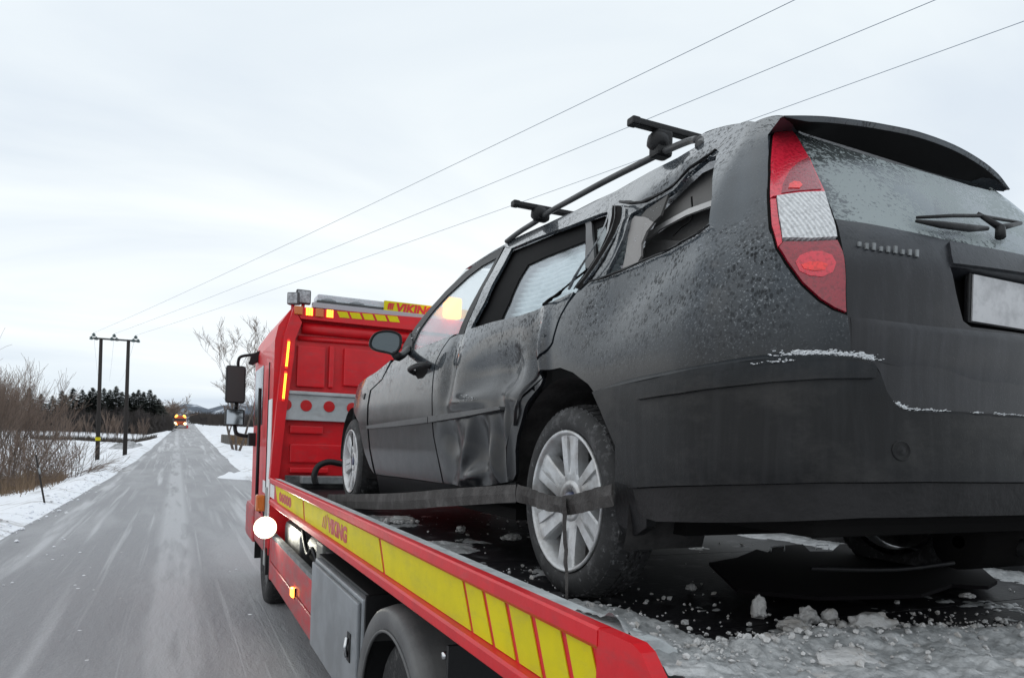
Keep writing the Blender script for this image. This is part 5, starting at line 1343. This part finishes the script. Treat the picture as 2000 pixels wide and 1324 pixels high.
# ---- slush on the bed
def slush():
    nx, ny = 230, 640; x0, x1 = RX+.036, XR-.04; y0, y1 = .36, 7.35
    rows = []
    def h(x, y):
        n1 = noise.fractal(Vector((x*7, y*5, 0)), 1, 2, 5); n2 = noise.noise(Vector((x*2.2, y*1.4, 4))); n3 = noise.noise(Vector((x*28, y*28, 1)))
        edge = exp(-((x-(RX+.02))/.11)**2)*.092*max(0, min(1, (y-yN-.02)/.15))+exp(-((x-(RX+.02))/.2)**2)*.02*(1 if y < yN+.1 else 0)              # bank of snow along the rail
        tail = .035*max(0, min(1, (1.56-y+.26*n2-.16*(x-1.2))/.34))*max(.25, min(1, (2.5-x)/.9))
        ridge = .030*exp(-((y-1.28-.10*(x-1.3)*-1-.04*n2)/.07)**2)*(1 if 1.2 < x < 2.2 else .2)
        wh = .030*exp(-((x-1.12)/.12)**2)*exp(-((y-1.65)/.35)**2)
        mid = .014*exp(-((x-1.15)/.22)**2)*(1 if 2.3 < y < 4.6 else .2)
        far = .03*max(0, min(1, (x-3.0)/.2))
        v = -.018+.012*max(0, noise.noise(Vector((x*3.1, y*2.3, 12))))*1.6+.009*max(0, min(1, (1.9-y)/.5))+edge+tail+ridge+wh+mid+far+.012*n1+(.010*n3+.007*noise.noise(Vector((x*55, y*55, 6))))*(1 if y < 2.6 else .4)
        if y > 4.2: v += .01*max(0, n2)
        return v
    v_ = True
    for i in range(ny):
        t = i/(ny-1); y = y0+(y1-y0)*(t**1.9)
        rows.append([(x0+(x1-x0)*(j/(nx-1))**1.25, y, 0) for j in range(nx)])
    rows = [[(x, y, FZ-.004+max(-.012, h(x, y))) for x, y, _ in r] for r in rows]
    o = MB().grid(rows).build('slush', M_ICE, recalc=False); tag(o, 'grey frozen slush and snow lying over the truck bed', 'slush', kind='stuff')
    # crumbs
    rnd = random.Random(3); mb = MB()
    for i in range(1100):
        k = rnd.random()
        if k < .55: x = rnd.uniform(.95, 2.3); y = rnd.gauss(1.28+.05*(x-1.3), .10)
        elif k < .8: x = rnd.uniform(.92, 1.5); y = rnd.uniform(1.0, 2.6)
        else: x = rnd.uniform(1.0, 2.9); y = rnd.uniform(.8, 4.5)
        r_ = rnd.choice((.002, .003, .003, .004, .006, .009))*rnd.uniform(.7, 1.3)
        blob(mb, (x, y, FZ+max(0, h(x, y))+r_*.2), r_, 1, .5, (1, 1, .8), i)
    o = mb.build('ice_crumbs', M_ICEC, recalc=False); tag(o, 'loose crumbs of ice scattered over the truck bed', 'ice', kind='stuff')
    G = 'ice chunks on the truck bed'
    for (u, v, r_, sc, lab) in ((1481, 1200, .028, (.75, .75, 1.35), 'pointed pale ice chunk standing alone under the bumper'),
                           (1578, 1212, .026, (1, 1, 1), 'round ice chunk left of the tight pair'), (1621, 1214, .022, (1, 1, 1.1), 'round ice chunk right of the tight pair'),
                           (1550, 1226, .03, (1.6, 1, .6), 'low flat ice lump in front of the round pair'),
                           (1700, 1235, .050, (1.5, .9, .75), 'largest broken ice lump right of the pair'), (1745, 1250, .020, (1, 1, 1), 'small ice lump right of the largest lump'),
                           (1655, 1300, .050, (1.7, 1, .45), 'broad flat slab of ice nearest the camera'), (1664, 1280, .018, (.7, .7, 1.3), 'small upright ice splinter on the flat slab'),
                           (1350+0, 1150, .018, (1, 1, .7), 'small grey ice lump beside the rear tyre foot'), (900, 1037, .022, (1, 1, .9), 'small round ice lump between the two near wheels'),
                           (1000, 1052, .03, (1.4, 1, .6), 'low ice lump just ahead of the rear wheel'), (785, 1020, .05, (1.6, 1, .5), 'long heap of snow behind the front wheel'),
                           (1990, 1310, .03, (1.2, 1, .6), 'ice lump cut by the right picture edge'), (1890, 1165, .018, (1.3, 1, .5), 'tiny ice lump beside the broken tray'),
                           (1610, 1330, .03, (1.6, 1, .4), 'thin ice slab below the broad flat one')):
        p = onZ(u, v, FZ+.005); mb = MB(); blob(mb, p+Vector((0, 0, r_*sc[2]*.5)), r_, 4, .24, sc, u)
        rr = random.Random(u)
        for q in range(14):
            a = rr.uniform(0, 6.3); k2 = r_*rr.uniform(.6, 1.3)
            blob(mb, p+Vector((cos(a)*k2*sc[0], sin(a)*k2, r_*.15)), r_*rr.uniform(.15, .42), 2, .5, (1, 1, .9), q)
        o = mb.build('ice_chunk', M_ICEC, recalc=False); tag(o, lab, 'ice', G)
slush()

#==================================================================== POWER LINE
def powerline():
    D = 50.
    def base(u, v): p = atD(u, v, D); return p
    b1 = base(191, 913); b2 = base(244, 904)
    t1 = atD(197.5, 661, D); t2 = atD(251, 664, D)
    for p in (b1, b2): pass
    b1.x, b1.y = t1.x, t1.y; b2.x, b2.y = t2.x, t2.y
    g1 = ground_z(b1.x, b1.y); g2 = ground_z(b2.x, b2.y)
    root = thing('power_pole', 'pair of dark wooden poles with a crossarm standing left of the road', 'power pole', (b1.x, b1.y, g1))
    mb = MB(); mb.tube([(b1.x, b1.y, min(b1.z, g1)-.3), t1], [.15, .11], 10); p1 = mb.build('pole', M_POLE, root)
    mb = MB(); mb.tube([(b2.x, b2.y, min(b2.z, g2)-.3), t2], [.15, .11], 10); p2 = mb.build('pole', M_POLE, root)
    yb = atD(192.5, 857, D); mb = MB(); mb.lathe([(-.12, .15), (-.1, .165), (.1, .165), (.12, .15)], (b1.x, b1.y, yb.z), 'Z', 12); mb.build('yellow_band', M_YEL, p1)
    a = atD(183, 660.5, D); c = atD(266, 666, D); mb = MB(); mb.tube([a, c], .07, 6); mb.build('crossarm', M_STEEL, root)
    ins = []
    for (u, v) in ((183, 657), (223, 659), (265, 662)):
        p = atD(u, v, D)
        for dx, dz in ((0, .12), (-.14, -.12), (.16, -.12)):
            q = p+Vector((dx, 0, dz)); mb = MB(); mb.lathe([(-.12, .03), (-.1, .12), (-.05, .13), (-.03, .06), (0, .12), (.05, .12), (.08, .05), (.12, .05), (.13, .001)], q, 'Z', 10); mb.build('insulator', M_INS, root)
        ins.append(p+Vector((0, 0, .25)))
    ends = [(1553, 0), (1828, 0), (2000, 42)]
    labs = ['thin overhead wire reaching the picture top farthest left', 'thin overhead wire reaching the top right of the middle', 'thin overhead wire leaving at the right edge, lowest']
    mids = [(860, 352), (860, 408), (860, 464)]
    for i, (e_, p0) in enumerate(zip(ends, ins)):
        d = ray(*e_); q = CAM+d*((p0.z-.6-CAM.z)/d.z)
        # straight run continued beyond the camera, with sag
        dirn = q-p0; far = p0+dirn*1.6
        pts = []
        for k in range(41):
            t = k/40*1.6; p = p0+dirn*t; s_ = -.5*t*(1-t) if t < 1 else 0; pts.append(p+Vector((0, 0, s_)))
        rr = [.0055 for k in range(41)]
        # thickness a line of this kind shows
        o = MB().tube(pts, rr, 5).build('overhead_wire', M_WIRE); tag(o, labs[i], 'wire', 'overhead power wires')
        # onward span towards the far line
        f2 = p0+Vector((-6, 75, 1.5)); pts2 = [p0.lerp(f2, k/16)+Vector((0, 0, -1.0*4*(k/16)*(1-k/16))) for k in range(17)]
        o = MB().tube(pts2, .006, 4).build('overhead_wire', M_WIRE); tag(o, ['faint wire beyond the poles from the left insulator', 'faint wire beyond the poles from the middle insulator', 'faint wire beyond the poles from the right insulator'][i], 'wire', 'overhead power wires')
powerline()
# snow stake
def stake(u0_, v0_, u1_, v1_, lab, r_=.022):
    p = onZ(u1_, v1_, .02); D = (p-CAM).dot(fwd); D_ = D/1.0
    t = atD(u0_, v0_, D_)
    root = thing('snow_stake', lab, 'marker stake', p, 'roadside snow stakes')
    MB().tube([p-Vector((0, 0, .25)), t], r_, 8).build('stake', M_POLE, root)
    a = p.lerp(t, .62); b = p.lerp(t, .74); MB().tube([a, b], r_*1.12, 8).build('reflective_band', M_GALV, root)
stake(70, 888, 92, 986, 'leaning dark snow stake by the left road edge near the bush')

#==================================================================== TREES
M_WOODD = mat('far_bark', (.045, .038, .036), .95)
def branchy(mb, mbt, p, d, L, r, depth, rnd, spread=.55, up=.15, n=4, minr=.006, kids=3, sides=5):
    pts = [p]; rs = [r]; q = p.copy(); dd = d.copy()
    for i in range(n):
        dd = (dd+Vector((rnd.gauss(0, .10), rnd.gauss(0, .10), rnd.gauss(0, .06)+up*.12))).normalized(); q = q+dd*(L/n); pts.append(q.copy()); rs.append(max(minr, r*(1-.62*(i+1)/n)))
    (mb if depth > 1 else mbt).tube(pts, rs, sides if depth > 1 else 3, caps=False)
    if depth <= 0: return
    for k in range(kids if depth > 1 else kids+2):
        t = rnd.uniform(.30, 1.0); i = min(n-1, int(t*n)); b = pts[i].lerp(pts[i+1], t*n-i)
        a = rnd.uniform(0, 2*pi); s = rnd.uniform(spread*.6, spread*1.3)
        o = Vector((cos(a), sin(a), 0)); o = (o-dd*o.dot(dd)).normalized()
        nd = (dd*cos(s)+o*sin(s)+Vector((0, 0, up))).normalized()
        branchy(mb, mbt, b, nd, L*rnd.uniform(.5, .72), max(minr, rs[i]*.62), depth-1, rnd, spread, up, n, minr, kids, sides)
def bare_mesh(seed, H=8., stems=1, depth=4, r=.12, spread=.5, up=.15, minr=.008, fan=.5, kids=4, baser=.4, dark=False):
    rnd = random.Random(seed); a, b = MB(), MB()
    for s in range(stems):
        an = rnd.uniform(0, 2*pi); f_ = rnd.uniform(.05, fan) if stems > 1 else .03
        d = Vector((cos(an)*sin(f_), sin(an)*sin(f_), cos(f_))); p = Vector((cos(an)*rnd.uniform(0, baser) if stems > 1 else 0, sin(an)*rnd.uniform(0, baser) if stems > 1 else 0, -.2))
        branchy(a, b, p, d, H*rnd.uniform(.5, .65), r*rnd.uniform(.6, 1), depth, rnd, spread, up, 4, minr, kids)
    def mk(mb, nm, mt):
        if dark: mt = M_WOODD
        me = bpy.data.meshes.new(nm); me.from_pydata(mb.v, [], mb.f); me.materials.append(mt); return me
    return mk(a, 'limbs', M_BARK), mk(b, 'twigs', M_TWIG)
def put_tree(meshes, loc, sc, rot, name, lab, cat, group=None, names=('limbs', 'twigs')):
    root = thing(name, lab, cat, loc, group); root.rotation_euler = (0, 0, rot); root.scale = (sc if isinstance(sc, tuple) else (sc, sc, sc))
    for me, nm in zip(meshes, names):
        o = bpy.data.objects.new(nm, me); COL.objects.link(o); o.parent = root
    return root
def gp(u, D):
    """ground position seen in column u at depth D"""
    p = atD(u, 860, D); p.z = ground_z(p.x, p.y)-.05; return p
# thicket on the left
bushes = [bare_mesh(11+i, H=5.4, stems=12, depth=3, r=.045, spread=.40, up=.20, minr=.0055, fan=.62, kids=4, baser=1.2) for i in range(3)]
bs = [(-230, 27, .9), (-130, 31, 1.05), (-75, 29, .9), (2, 33, 1.02), (38, 38, .7), (-80, 40, 1.15), (-30, 42, 1.1), (-300, 30, 1.0), (20, 47, .8)]
bl_ = ['tall bare thicket bush left of the picture edge', 'tall bare bush cut by the left picture edge', 'dense brown bare bush nearest the left edge', 'spreading bare bush in the middle of the thicket', 'low spreading bare bush nearest the poles', 'bare bush behind the thicket at the far left', 'bare bush standing behind the middle of the thicket', 'bare bush well outside the left edge', 'small bare bush behind the thicket near the poles']
for i, (u, D, s) in enumerate(bs): put_tree(bushes[i % 3], gp(u, D), s, i*1.3, 'bare_bush', bl_[i], 'bush', 'bare bushes left of the road')
# arching dead stems and reddish grass at its foot
low = bare_mesh(77, H=2.6, stems=26, depth=2, r=.02, spread=.35, up=.02, minr=.006, fan=1.25, kids=3, baser=.8)
for i, (u, D, lab) in enumerate(((110, 31, 'low arching dead shrub right of the thicket foot'), (135, 33, 'small arching dead shrub nearest the yellow banded pole'), (20, 27, 'low dead shrub at the thicket foot near the left edge'), (-40, 26, 'low dead shrub on the left picture edge'), (60, 29.5, 'low dead shrub at the foot of the thicket behind the stake'))):
    put_tree(low, gp(u, D), 1.0, i*2.0, 'dead_shrub', lab, 'shrub', 'low dead shrubs by the road')
rnd = random.Random(5); mb = MB()
for i in range(5200):
    u = rnd.uniform(-260, 125); D = rnd.gauss(28, 1.8)+max(0, (u-60)*.03); p = gp(u, D); h_ = rnd.uniform(.25, .85)*(1.0 if u < 70 else .6); a = rnd.uniform(0, 6.3); w_ = .012
    t = p+Vector((rnd.gauss(0, .22), rnd.gauss(0, .2), h_)); mb.add([p+Vector((w_, 0, 0)), p-Vector((w_, 0, 0)), t], [(0, 1, 2)])
tag(mb.build('dead_grass', M_GRASSD, recalc=False), 'reddish brown dead grass under the bare thicket', 'grass', kind='stuff')
# conifers
def conifer(seed, H=11.):
    rnd = random.Random(seed); t = MB(); t.tube([(0, 0, -.3), (0, 0, H*.5), (0, 0, H)], [.17, .1, .02], 6)
    c = MB()
    nl = 46
    for i in range(nl):
        f_ = i/(nl-1); z = H*(.10+.88*f_); R = (1-f_)**.7*H*.26*rnd.uniform(.7, 1.15)+.10
        nb = int(9+8*(1-f_))
        for k in range(nb):
            a = rnd.uniform(0, 2*pi); L = R*rnd.uniform(.55, 1.1); dz = -.22*L+rnd.gauss(0, .1); o = Vector((cos(a), sin(a), 0)); s = Vector((-sin(a), cos(a), 0))
            for q in range(5):
                t0 = .15+.85*q/5; b = Vector((0, 0, z))+o*L*t0+Vector((0, 0, dz*t0)); w = .19*(1.15-t0)*rnd.uniform(.6, 1.5)+.05
                up_ = Vector((0, 0, rnd.uniform(-.12, .10)))
                c.add([b-s*w+up_, b+s*w-up_, b+o*L*.30+Vector((0, 0, -.05+rnd.gauss(0, .05)))+s*rnd.gauss(0, .08)], [(0, 1, 2)])
    me1 = bpy.data.meshes.new('trunk'); me1.from_pydata(t.v, [], t.f); me1.materials.append(M_BARK)
    me2 = bpy.data.meshes.new('crown'); me2.from_pydata(c.v, [], c.f); me2.materials.append(M_NEEDLE)
    return me1, me2
con = [conifer(100+i) for i in range(5)]
rnd = random.Random(12)
def treetop(u, v, D, meshes, H, name, lab, cat, group, names=('trunk', 'crown'), wid=1.):
    p = gp(u, D); hy = 871+(u-1000)*ROLL; zt_ = 1.8+(hy-v)*D/F_PX; s = (zt_-p.z)/H
    return put_tree(meshes, p, (s*wid, s*wid, s), rnd.uniform(0, 6), name, lab, cat, group, names)
ORD = ['first', 'second', 'third', 'fourth', 'fifth', 'sixth', 'seventh', 'eighth', 'ninth', 'tenth', 'eleventh', 'twelfth', 'thirteenth', 'fourteenth', 'fifteenth', 'sixteenth', 'seventeenth', 'eighteenth', 'nineteenth', 'twentieth', 'twenty-first', 'twenty-second', 'twenty-third', 'twenty-fourth']
cf = [(8, 772, 150), (30, 762, 155), (55, 757, 150), (78, 768, 160), (100, 772, 150), (118, 762, 145), (126, 770, 155), (140, 757, 150), (158, 760, 148), (172, 764, 160), (178, 756, 150), (188, 762, 150), (200, 757, 155), (212, 760, 150), (224, 753, 148), (236, 764, 155), (247, 768, 150), (258, 765, 152), (268, 760, 150), (278, 764, 150), (290, 760, 148), (300, 770, 152), (308, 778, 150), (316, 790, 155)]
lab_c = 'dark conifer in the wood beyond the field, %s'
for i, (u, v, D) in enumerate(cf):
    treetop(u, v, D, con[i % 5], 11., 'conifer', ORD[i]+' dark spruce from the left in the wood beyond the field', 'tree', 'spruces in the wood beyond the field', wid=1.75)
# bare trees mixed in front of the spruces
bare_b = [bare_mesh(40+i, H=8., stems=5, depth=3, r=.10, spread=.42, up=.25, minr=.028, fan=.35, kids=4, baser=.5, dark=True) for i in range(3)]
for i in range(24):
    u = 4+i*12.4+rnd.uniform(-3, 3); D = rnd.uniform(128, 142)
    treetop(u, rnd.uniform(797, 816), D, bare_b[i % 3], 8.2, 'bare_tree', ORD[i]+' leafless tree from the left in front of the spruces', 'tree', 'leafless trees in front of the spruces', ('limbs', 'twigs'), 1.2)
# round leafless tree and neighbours near the road end
rt = bare_mesh(61, H=9, stems=3, depth=4, r=.2, spread=.62, up=.12, minr=.03, fan=.5, kids=4, baser=.3)
treetop(324, 776, 190, rt, 9., 'round_tree', 'round crowned leafless tree at the right end of the wood', 'tree', None, ('limbs', 'twigs'), 1.3)
treetop(333, 790, 215, rt, 9., 'round_tree', 'smaller leafless tree at the wood end beside the distant road', 'tree', None, ('limbs', 'twigs'), 1.3)
treetop(297, 800, 175, rt, 9., 'round_tree', 'leafless tree low in front of the round crowned one', 'tree', None, ('limbs', 'twigs'), 1.2)
# field hedge: thin trees on a dark line
hb = bare_mesh(71, H=5., stems=6, depth=2, r=.06, spread=.35, up=.3, minr=.022, fan=.30, kids=3, baser=.5)
for hi_, (u, v, D) in enumerate(sorted(((105, 815, 92), (128, 808, 90), (138, 812, 92), (162, 806, 90), (175, 822, 92), (215, 800, 90), (222, 808, 91), (232, 812, 90), (262, 825, 92), (275, 812, 92), (282, 826, 93), (150, 818, 92), (196, 824, 92)))):
    treetop(u, v, D, hb, 5.2, 'hedge_tree', ORD[hi_]+' thin tree clump from the left along the field ditch', 'tree', 'thin trees along the field ditch', ('limbs', 'twigs'), .8)
mb = MB(); rr = random.Random(9)
for i in range(2200):
    u = rr.uniform(60, 305); p = gp(u, rr.gauss(91, .8)); w_ = .04; h_ = rr.uniform(.15, .8)
    mb.add([p+Vector((w_, 0, 0)), p-Vector((w_, 0, 0)), p+Vector((rr.gauss(0, .2), 0, h_))], [(0, 1, 2)])
tag(mb.build('ditch_grass', mat('ditch', (.06, .05, .042), .9), recalc=False), 'dark strip of dead growth along the field ditch', 'grass', kind='stuff')
# gravel heap
def heap(u, D, w, h_, lab, m, name):
    c = gp(u, D); rows = []
    for i in range(25):
        rows.append([Vector((c.x+(i/12-1)*w, c.y+(j/6-1)*w*.6, c.z+h_*max(0, 1-((i/12-1)**2+(j/6-1)**2))**.8*(1+.4*noise.noise(Vector((i*.4, j*.5, u)))))) for j in range(13)])
    tag(MB().grid(rows).build(name, m), lab, name.replace('_', ' '))
heap(253, 66, 1.7, .62, 'grey gravel heap behind the right power pole', mat('gravel', (.24, .25, .25), .9, bump=(9, .8), col2=(.5, .5, .52), vscale=2, bd=.1), 'gravel_heap')
heap(481, 30, 1.3, .38, 'low heap of ploughed snow right of the road by the cab', MATS['snow'], 'snow_heap')
# big bare trees right of the road, behind the mirrors
bt = bare_mesh(91, H=9, stems=3, depth=5, r=.11, spread=.50, up=.20, minr=.008, fan=.42, kids=3, baser=.3)
bt2 = bare_mesh(94, H=9, stems=3, depth=4, r=.11, spread=.50, up=.20, minr=.008, fan=.42, kids=4, baser=.3)
treetop(462, 672, 62, bt, 9.4, 'tall_bare_tree', 'tall leafless tree behind the truck mirrors', 'tree', None, ('limbs', 'twigs'), 1.25)
treetop(505, 680, 66, bt2, 9.4, 'tall_bare_tree', 'tall leafless tree mostly hidden behind the cab', 'tree', None, ('limbs', 'twigs'), 1.2)
treetop(395, 812, 260, bare_b[1], 8.2, 'roadside_tree', 'small dark leafless tree standing right of the distant road', 'tree', None, ('limbs', 'twigs'), 1.5)
# far woods on both sides: one mass each
mb = MB(); rr = random.Random(21)
def mass(u0_, u1_, D0, D1, hlo, hhi, n):
    for i in range(n):
        u = rr.uniform(u0_, u1_); D = rr.uniform(D0, D1); p = gp(u, D); h_ = rr.uniform(hlo, hhi); w_ = rr.uniform(.25, .7); t = p+Vector((0, 0, h_))
        for k in range(7):
            b = p+Vector((rr.gauss(0, .8), rr.gauss(0, .8), h_*rr.uniform(.0, .6))); mb.add([b+Vector((w_*.3, 0, 0)), b-Vector((w_*.3, 0, 0)), b+Vector((rr.gauss(0, 1.0), 0, h_*rr.uniform(.25, .5)))], [(0, 1, 2)])
mass(374, 560, 300, 420, 2.5, 7, 2600)
mass(560, 2600, 300, 420, 4, 9, 3500)
mass(-500, 5, 150, 175, 6, 11, 1500)
mass(0, 322, 132, 160, 1.5, 4.2, 2200)
tag(mb.build('distant_wood', mat('wood_mass', (.034, .030, .029), .95, col2=(.06, .050, .044), vscale=.05), recalc=False), 'brown leafless woods across the fields', 'wood', kind='stuff')
# wooden box / timber stack by the side road
def timber():
    D = 78; a = atD(433, 848, D); b = atD(433, 869, D); c = atD(502, 848, D)
    z0_ = b.z; root = thing('timber_crate', 'weathered brown board crate lying on the snow right of the road', 'crate', (a.x, a.y, z0_))
    n = 16
    for i in range(n):
        x = a.x+(c.x-a.x)*i/n; w_ = (c.x-a.x)/n*.9
        m_ = M_GALV if i < 4 else M_WOOD
        MB().box((x, a.y-.02-.01*(i % 2), z0_), (x+w_, a.y+.02, a.z-.01*(i % 3))).build('board', mat('grey_board', (.14, .13, .12), .8) if i < 4 else M_WOOD, root)
    MB().box((a.x, a.y+.03, ground_z(a.x, a.y)-.1), (c.x, a.y+1.1, a.z-.03)).build('crate_core', mat('crate_core', (.10, .075, .05), .9), root)
    MB().box((c.x-.25, a.y-.05, z0_), (c.x+.3, a.y+1.1, a.z)).build('crate_end', mat('dark_green', (.02, .03, .028), .7), root)
timber()
# distant plough truck
def plough():
    D = 172; s_ = D/F_PX
    c = gp(351, D); hy = 871+(351-1000)*ROLL
    root = thing('plough_truck', 'distant orange snow plough lorry with lit lamps coming up the road', 'truck', c)
    z0_ = rz(c.y)+.05; x0 = c.x-1.3; x1 = c.x+1.3; y = c.y
    MO = mat('plough_orange', (.55, .10, .03), .5); 
    MB().box((x0, y, z0_+.8), (x1, y+2.2, z0_+2.7), .12).build('cab', MO, root)
    MB().box((x0+.12, y-.03, z0_+1.7), (x1-.12, y-.005, z0_+2.35), .05).build('windscreen', mat('lorry_glass', (.05, .03, .03), .2), root)
    MB().box((x0, y+2.3, z0_+.9), (x1, y+6.5, z0_+2.6), .05).build('load_box', MO, root)
    MB().box((x0+.2, y-.02, z0_+2.72), (x1-.2, y+.4, z0_+3.0), .04).build('roof_board', MO, root)
    for x in (x0+.25, x1-.25):
        MB().lathe([(-.06, .001), (-.06, .26), (.0, .30)], (x, y-.08, z0_+1.15), 'Y', 16).build('headlight', mat('headlight_lit', (1, .9, .6), .4, emis=(1, .80, .38), estr=5), root)
        MB().lathe([(-.06, .001), (-.06, .22), (.0, .26)], (x+(.25 if x < c.x else -.25), y-.08, z0_+3.0), 'Y', 16).build('beacon', mat('beacon_lit', (1, .5, .1), .4, emis=(1, .45, .05), estr=4.5), root)
        MB().lathe([(-.06, .001), (-.06, .14), (.0, .18)], (x, y-.08, z0_+2.72), 'Y', 12).build('roof_lamp', MATS['beacon_lit'], root)
        MB().lathe([(-.15, .001), (-.15, .45), (.15, .45), (.15, .001)], (x, y+.9, z0_+.45), 'X', 20).build('wheel', M_TYRE_T, root)
    MB().lathe([(-.05, .001), (-.05, .13), (0, .16)], (x0+.6, y-1.0, z0_+.75), 'Y', 12).build('plough_lamp', MATS['beacon_lit'], root)
    # blade: curved mouldboard set at an angle
    rows = []
    for i in range(9):
        t = i/8; px_ = x0-.5+t*3.3; pyy = y-1.6+t*.9
        rows.append([Vector((px_, pyy-.25*cos(a)+.25, z0_+.02+.75*(k/6))) for k, a in ((k, (k/6-.5)*2.2) for k in range(7))])
    MB().grid(rows).build('plough_blade', mat('blade', (.30, .28, .27), .5), root)
    MB().box((x1+.05, y-1.05, z0_+.05), (x1+.45, y-.75, z0_+.8), .03).build('blade_end', mat('blade_red', (.6, .04, .05), .4), root)
plough()
# small snow lumps on the road and verge
rr = random.Random(4); mb = MB()
for i in range(500):
    y = rr.uniform(3.2, 40); sd_ = rr.choice((-1, -1, 1)); x = rx(y)+sd_*(HALF+rr.gauss(.15, .22)); r_ = rr.uniform(.01, .05)
    blob(mb, (x, y, ground_z(x, y)+.01 if abs(x-rx(y)) > HALF-.1 else .02), r_, 1, .5, (1, 1, .6), i)
for i in range(60):
    y = rr.uniform(3.4, 14); x = rr.uniform(-2.2, 1.0); blob(mb, (x, y, .04), rr.uniform(.006, .018), 1, .4, (1.5, 1, .5), i)
tag(mb.build('snow_crumbs', MATS['snow'], recalc=False), 'crumbs of snow along the road edges', 'snow', kind='stuff')
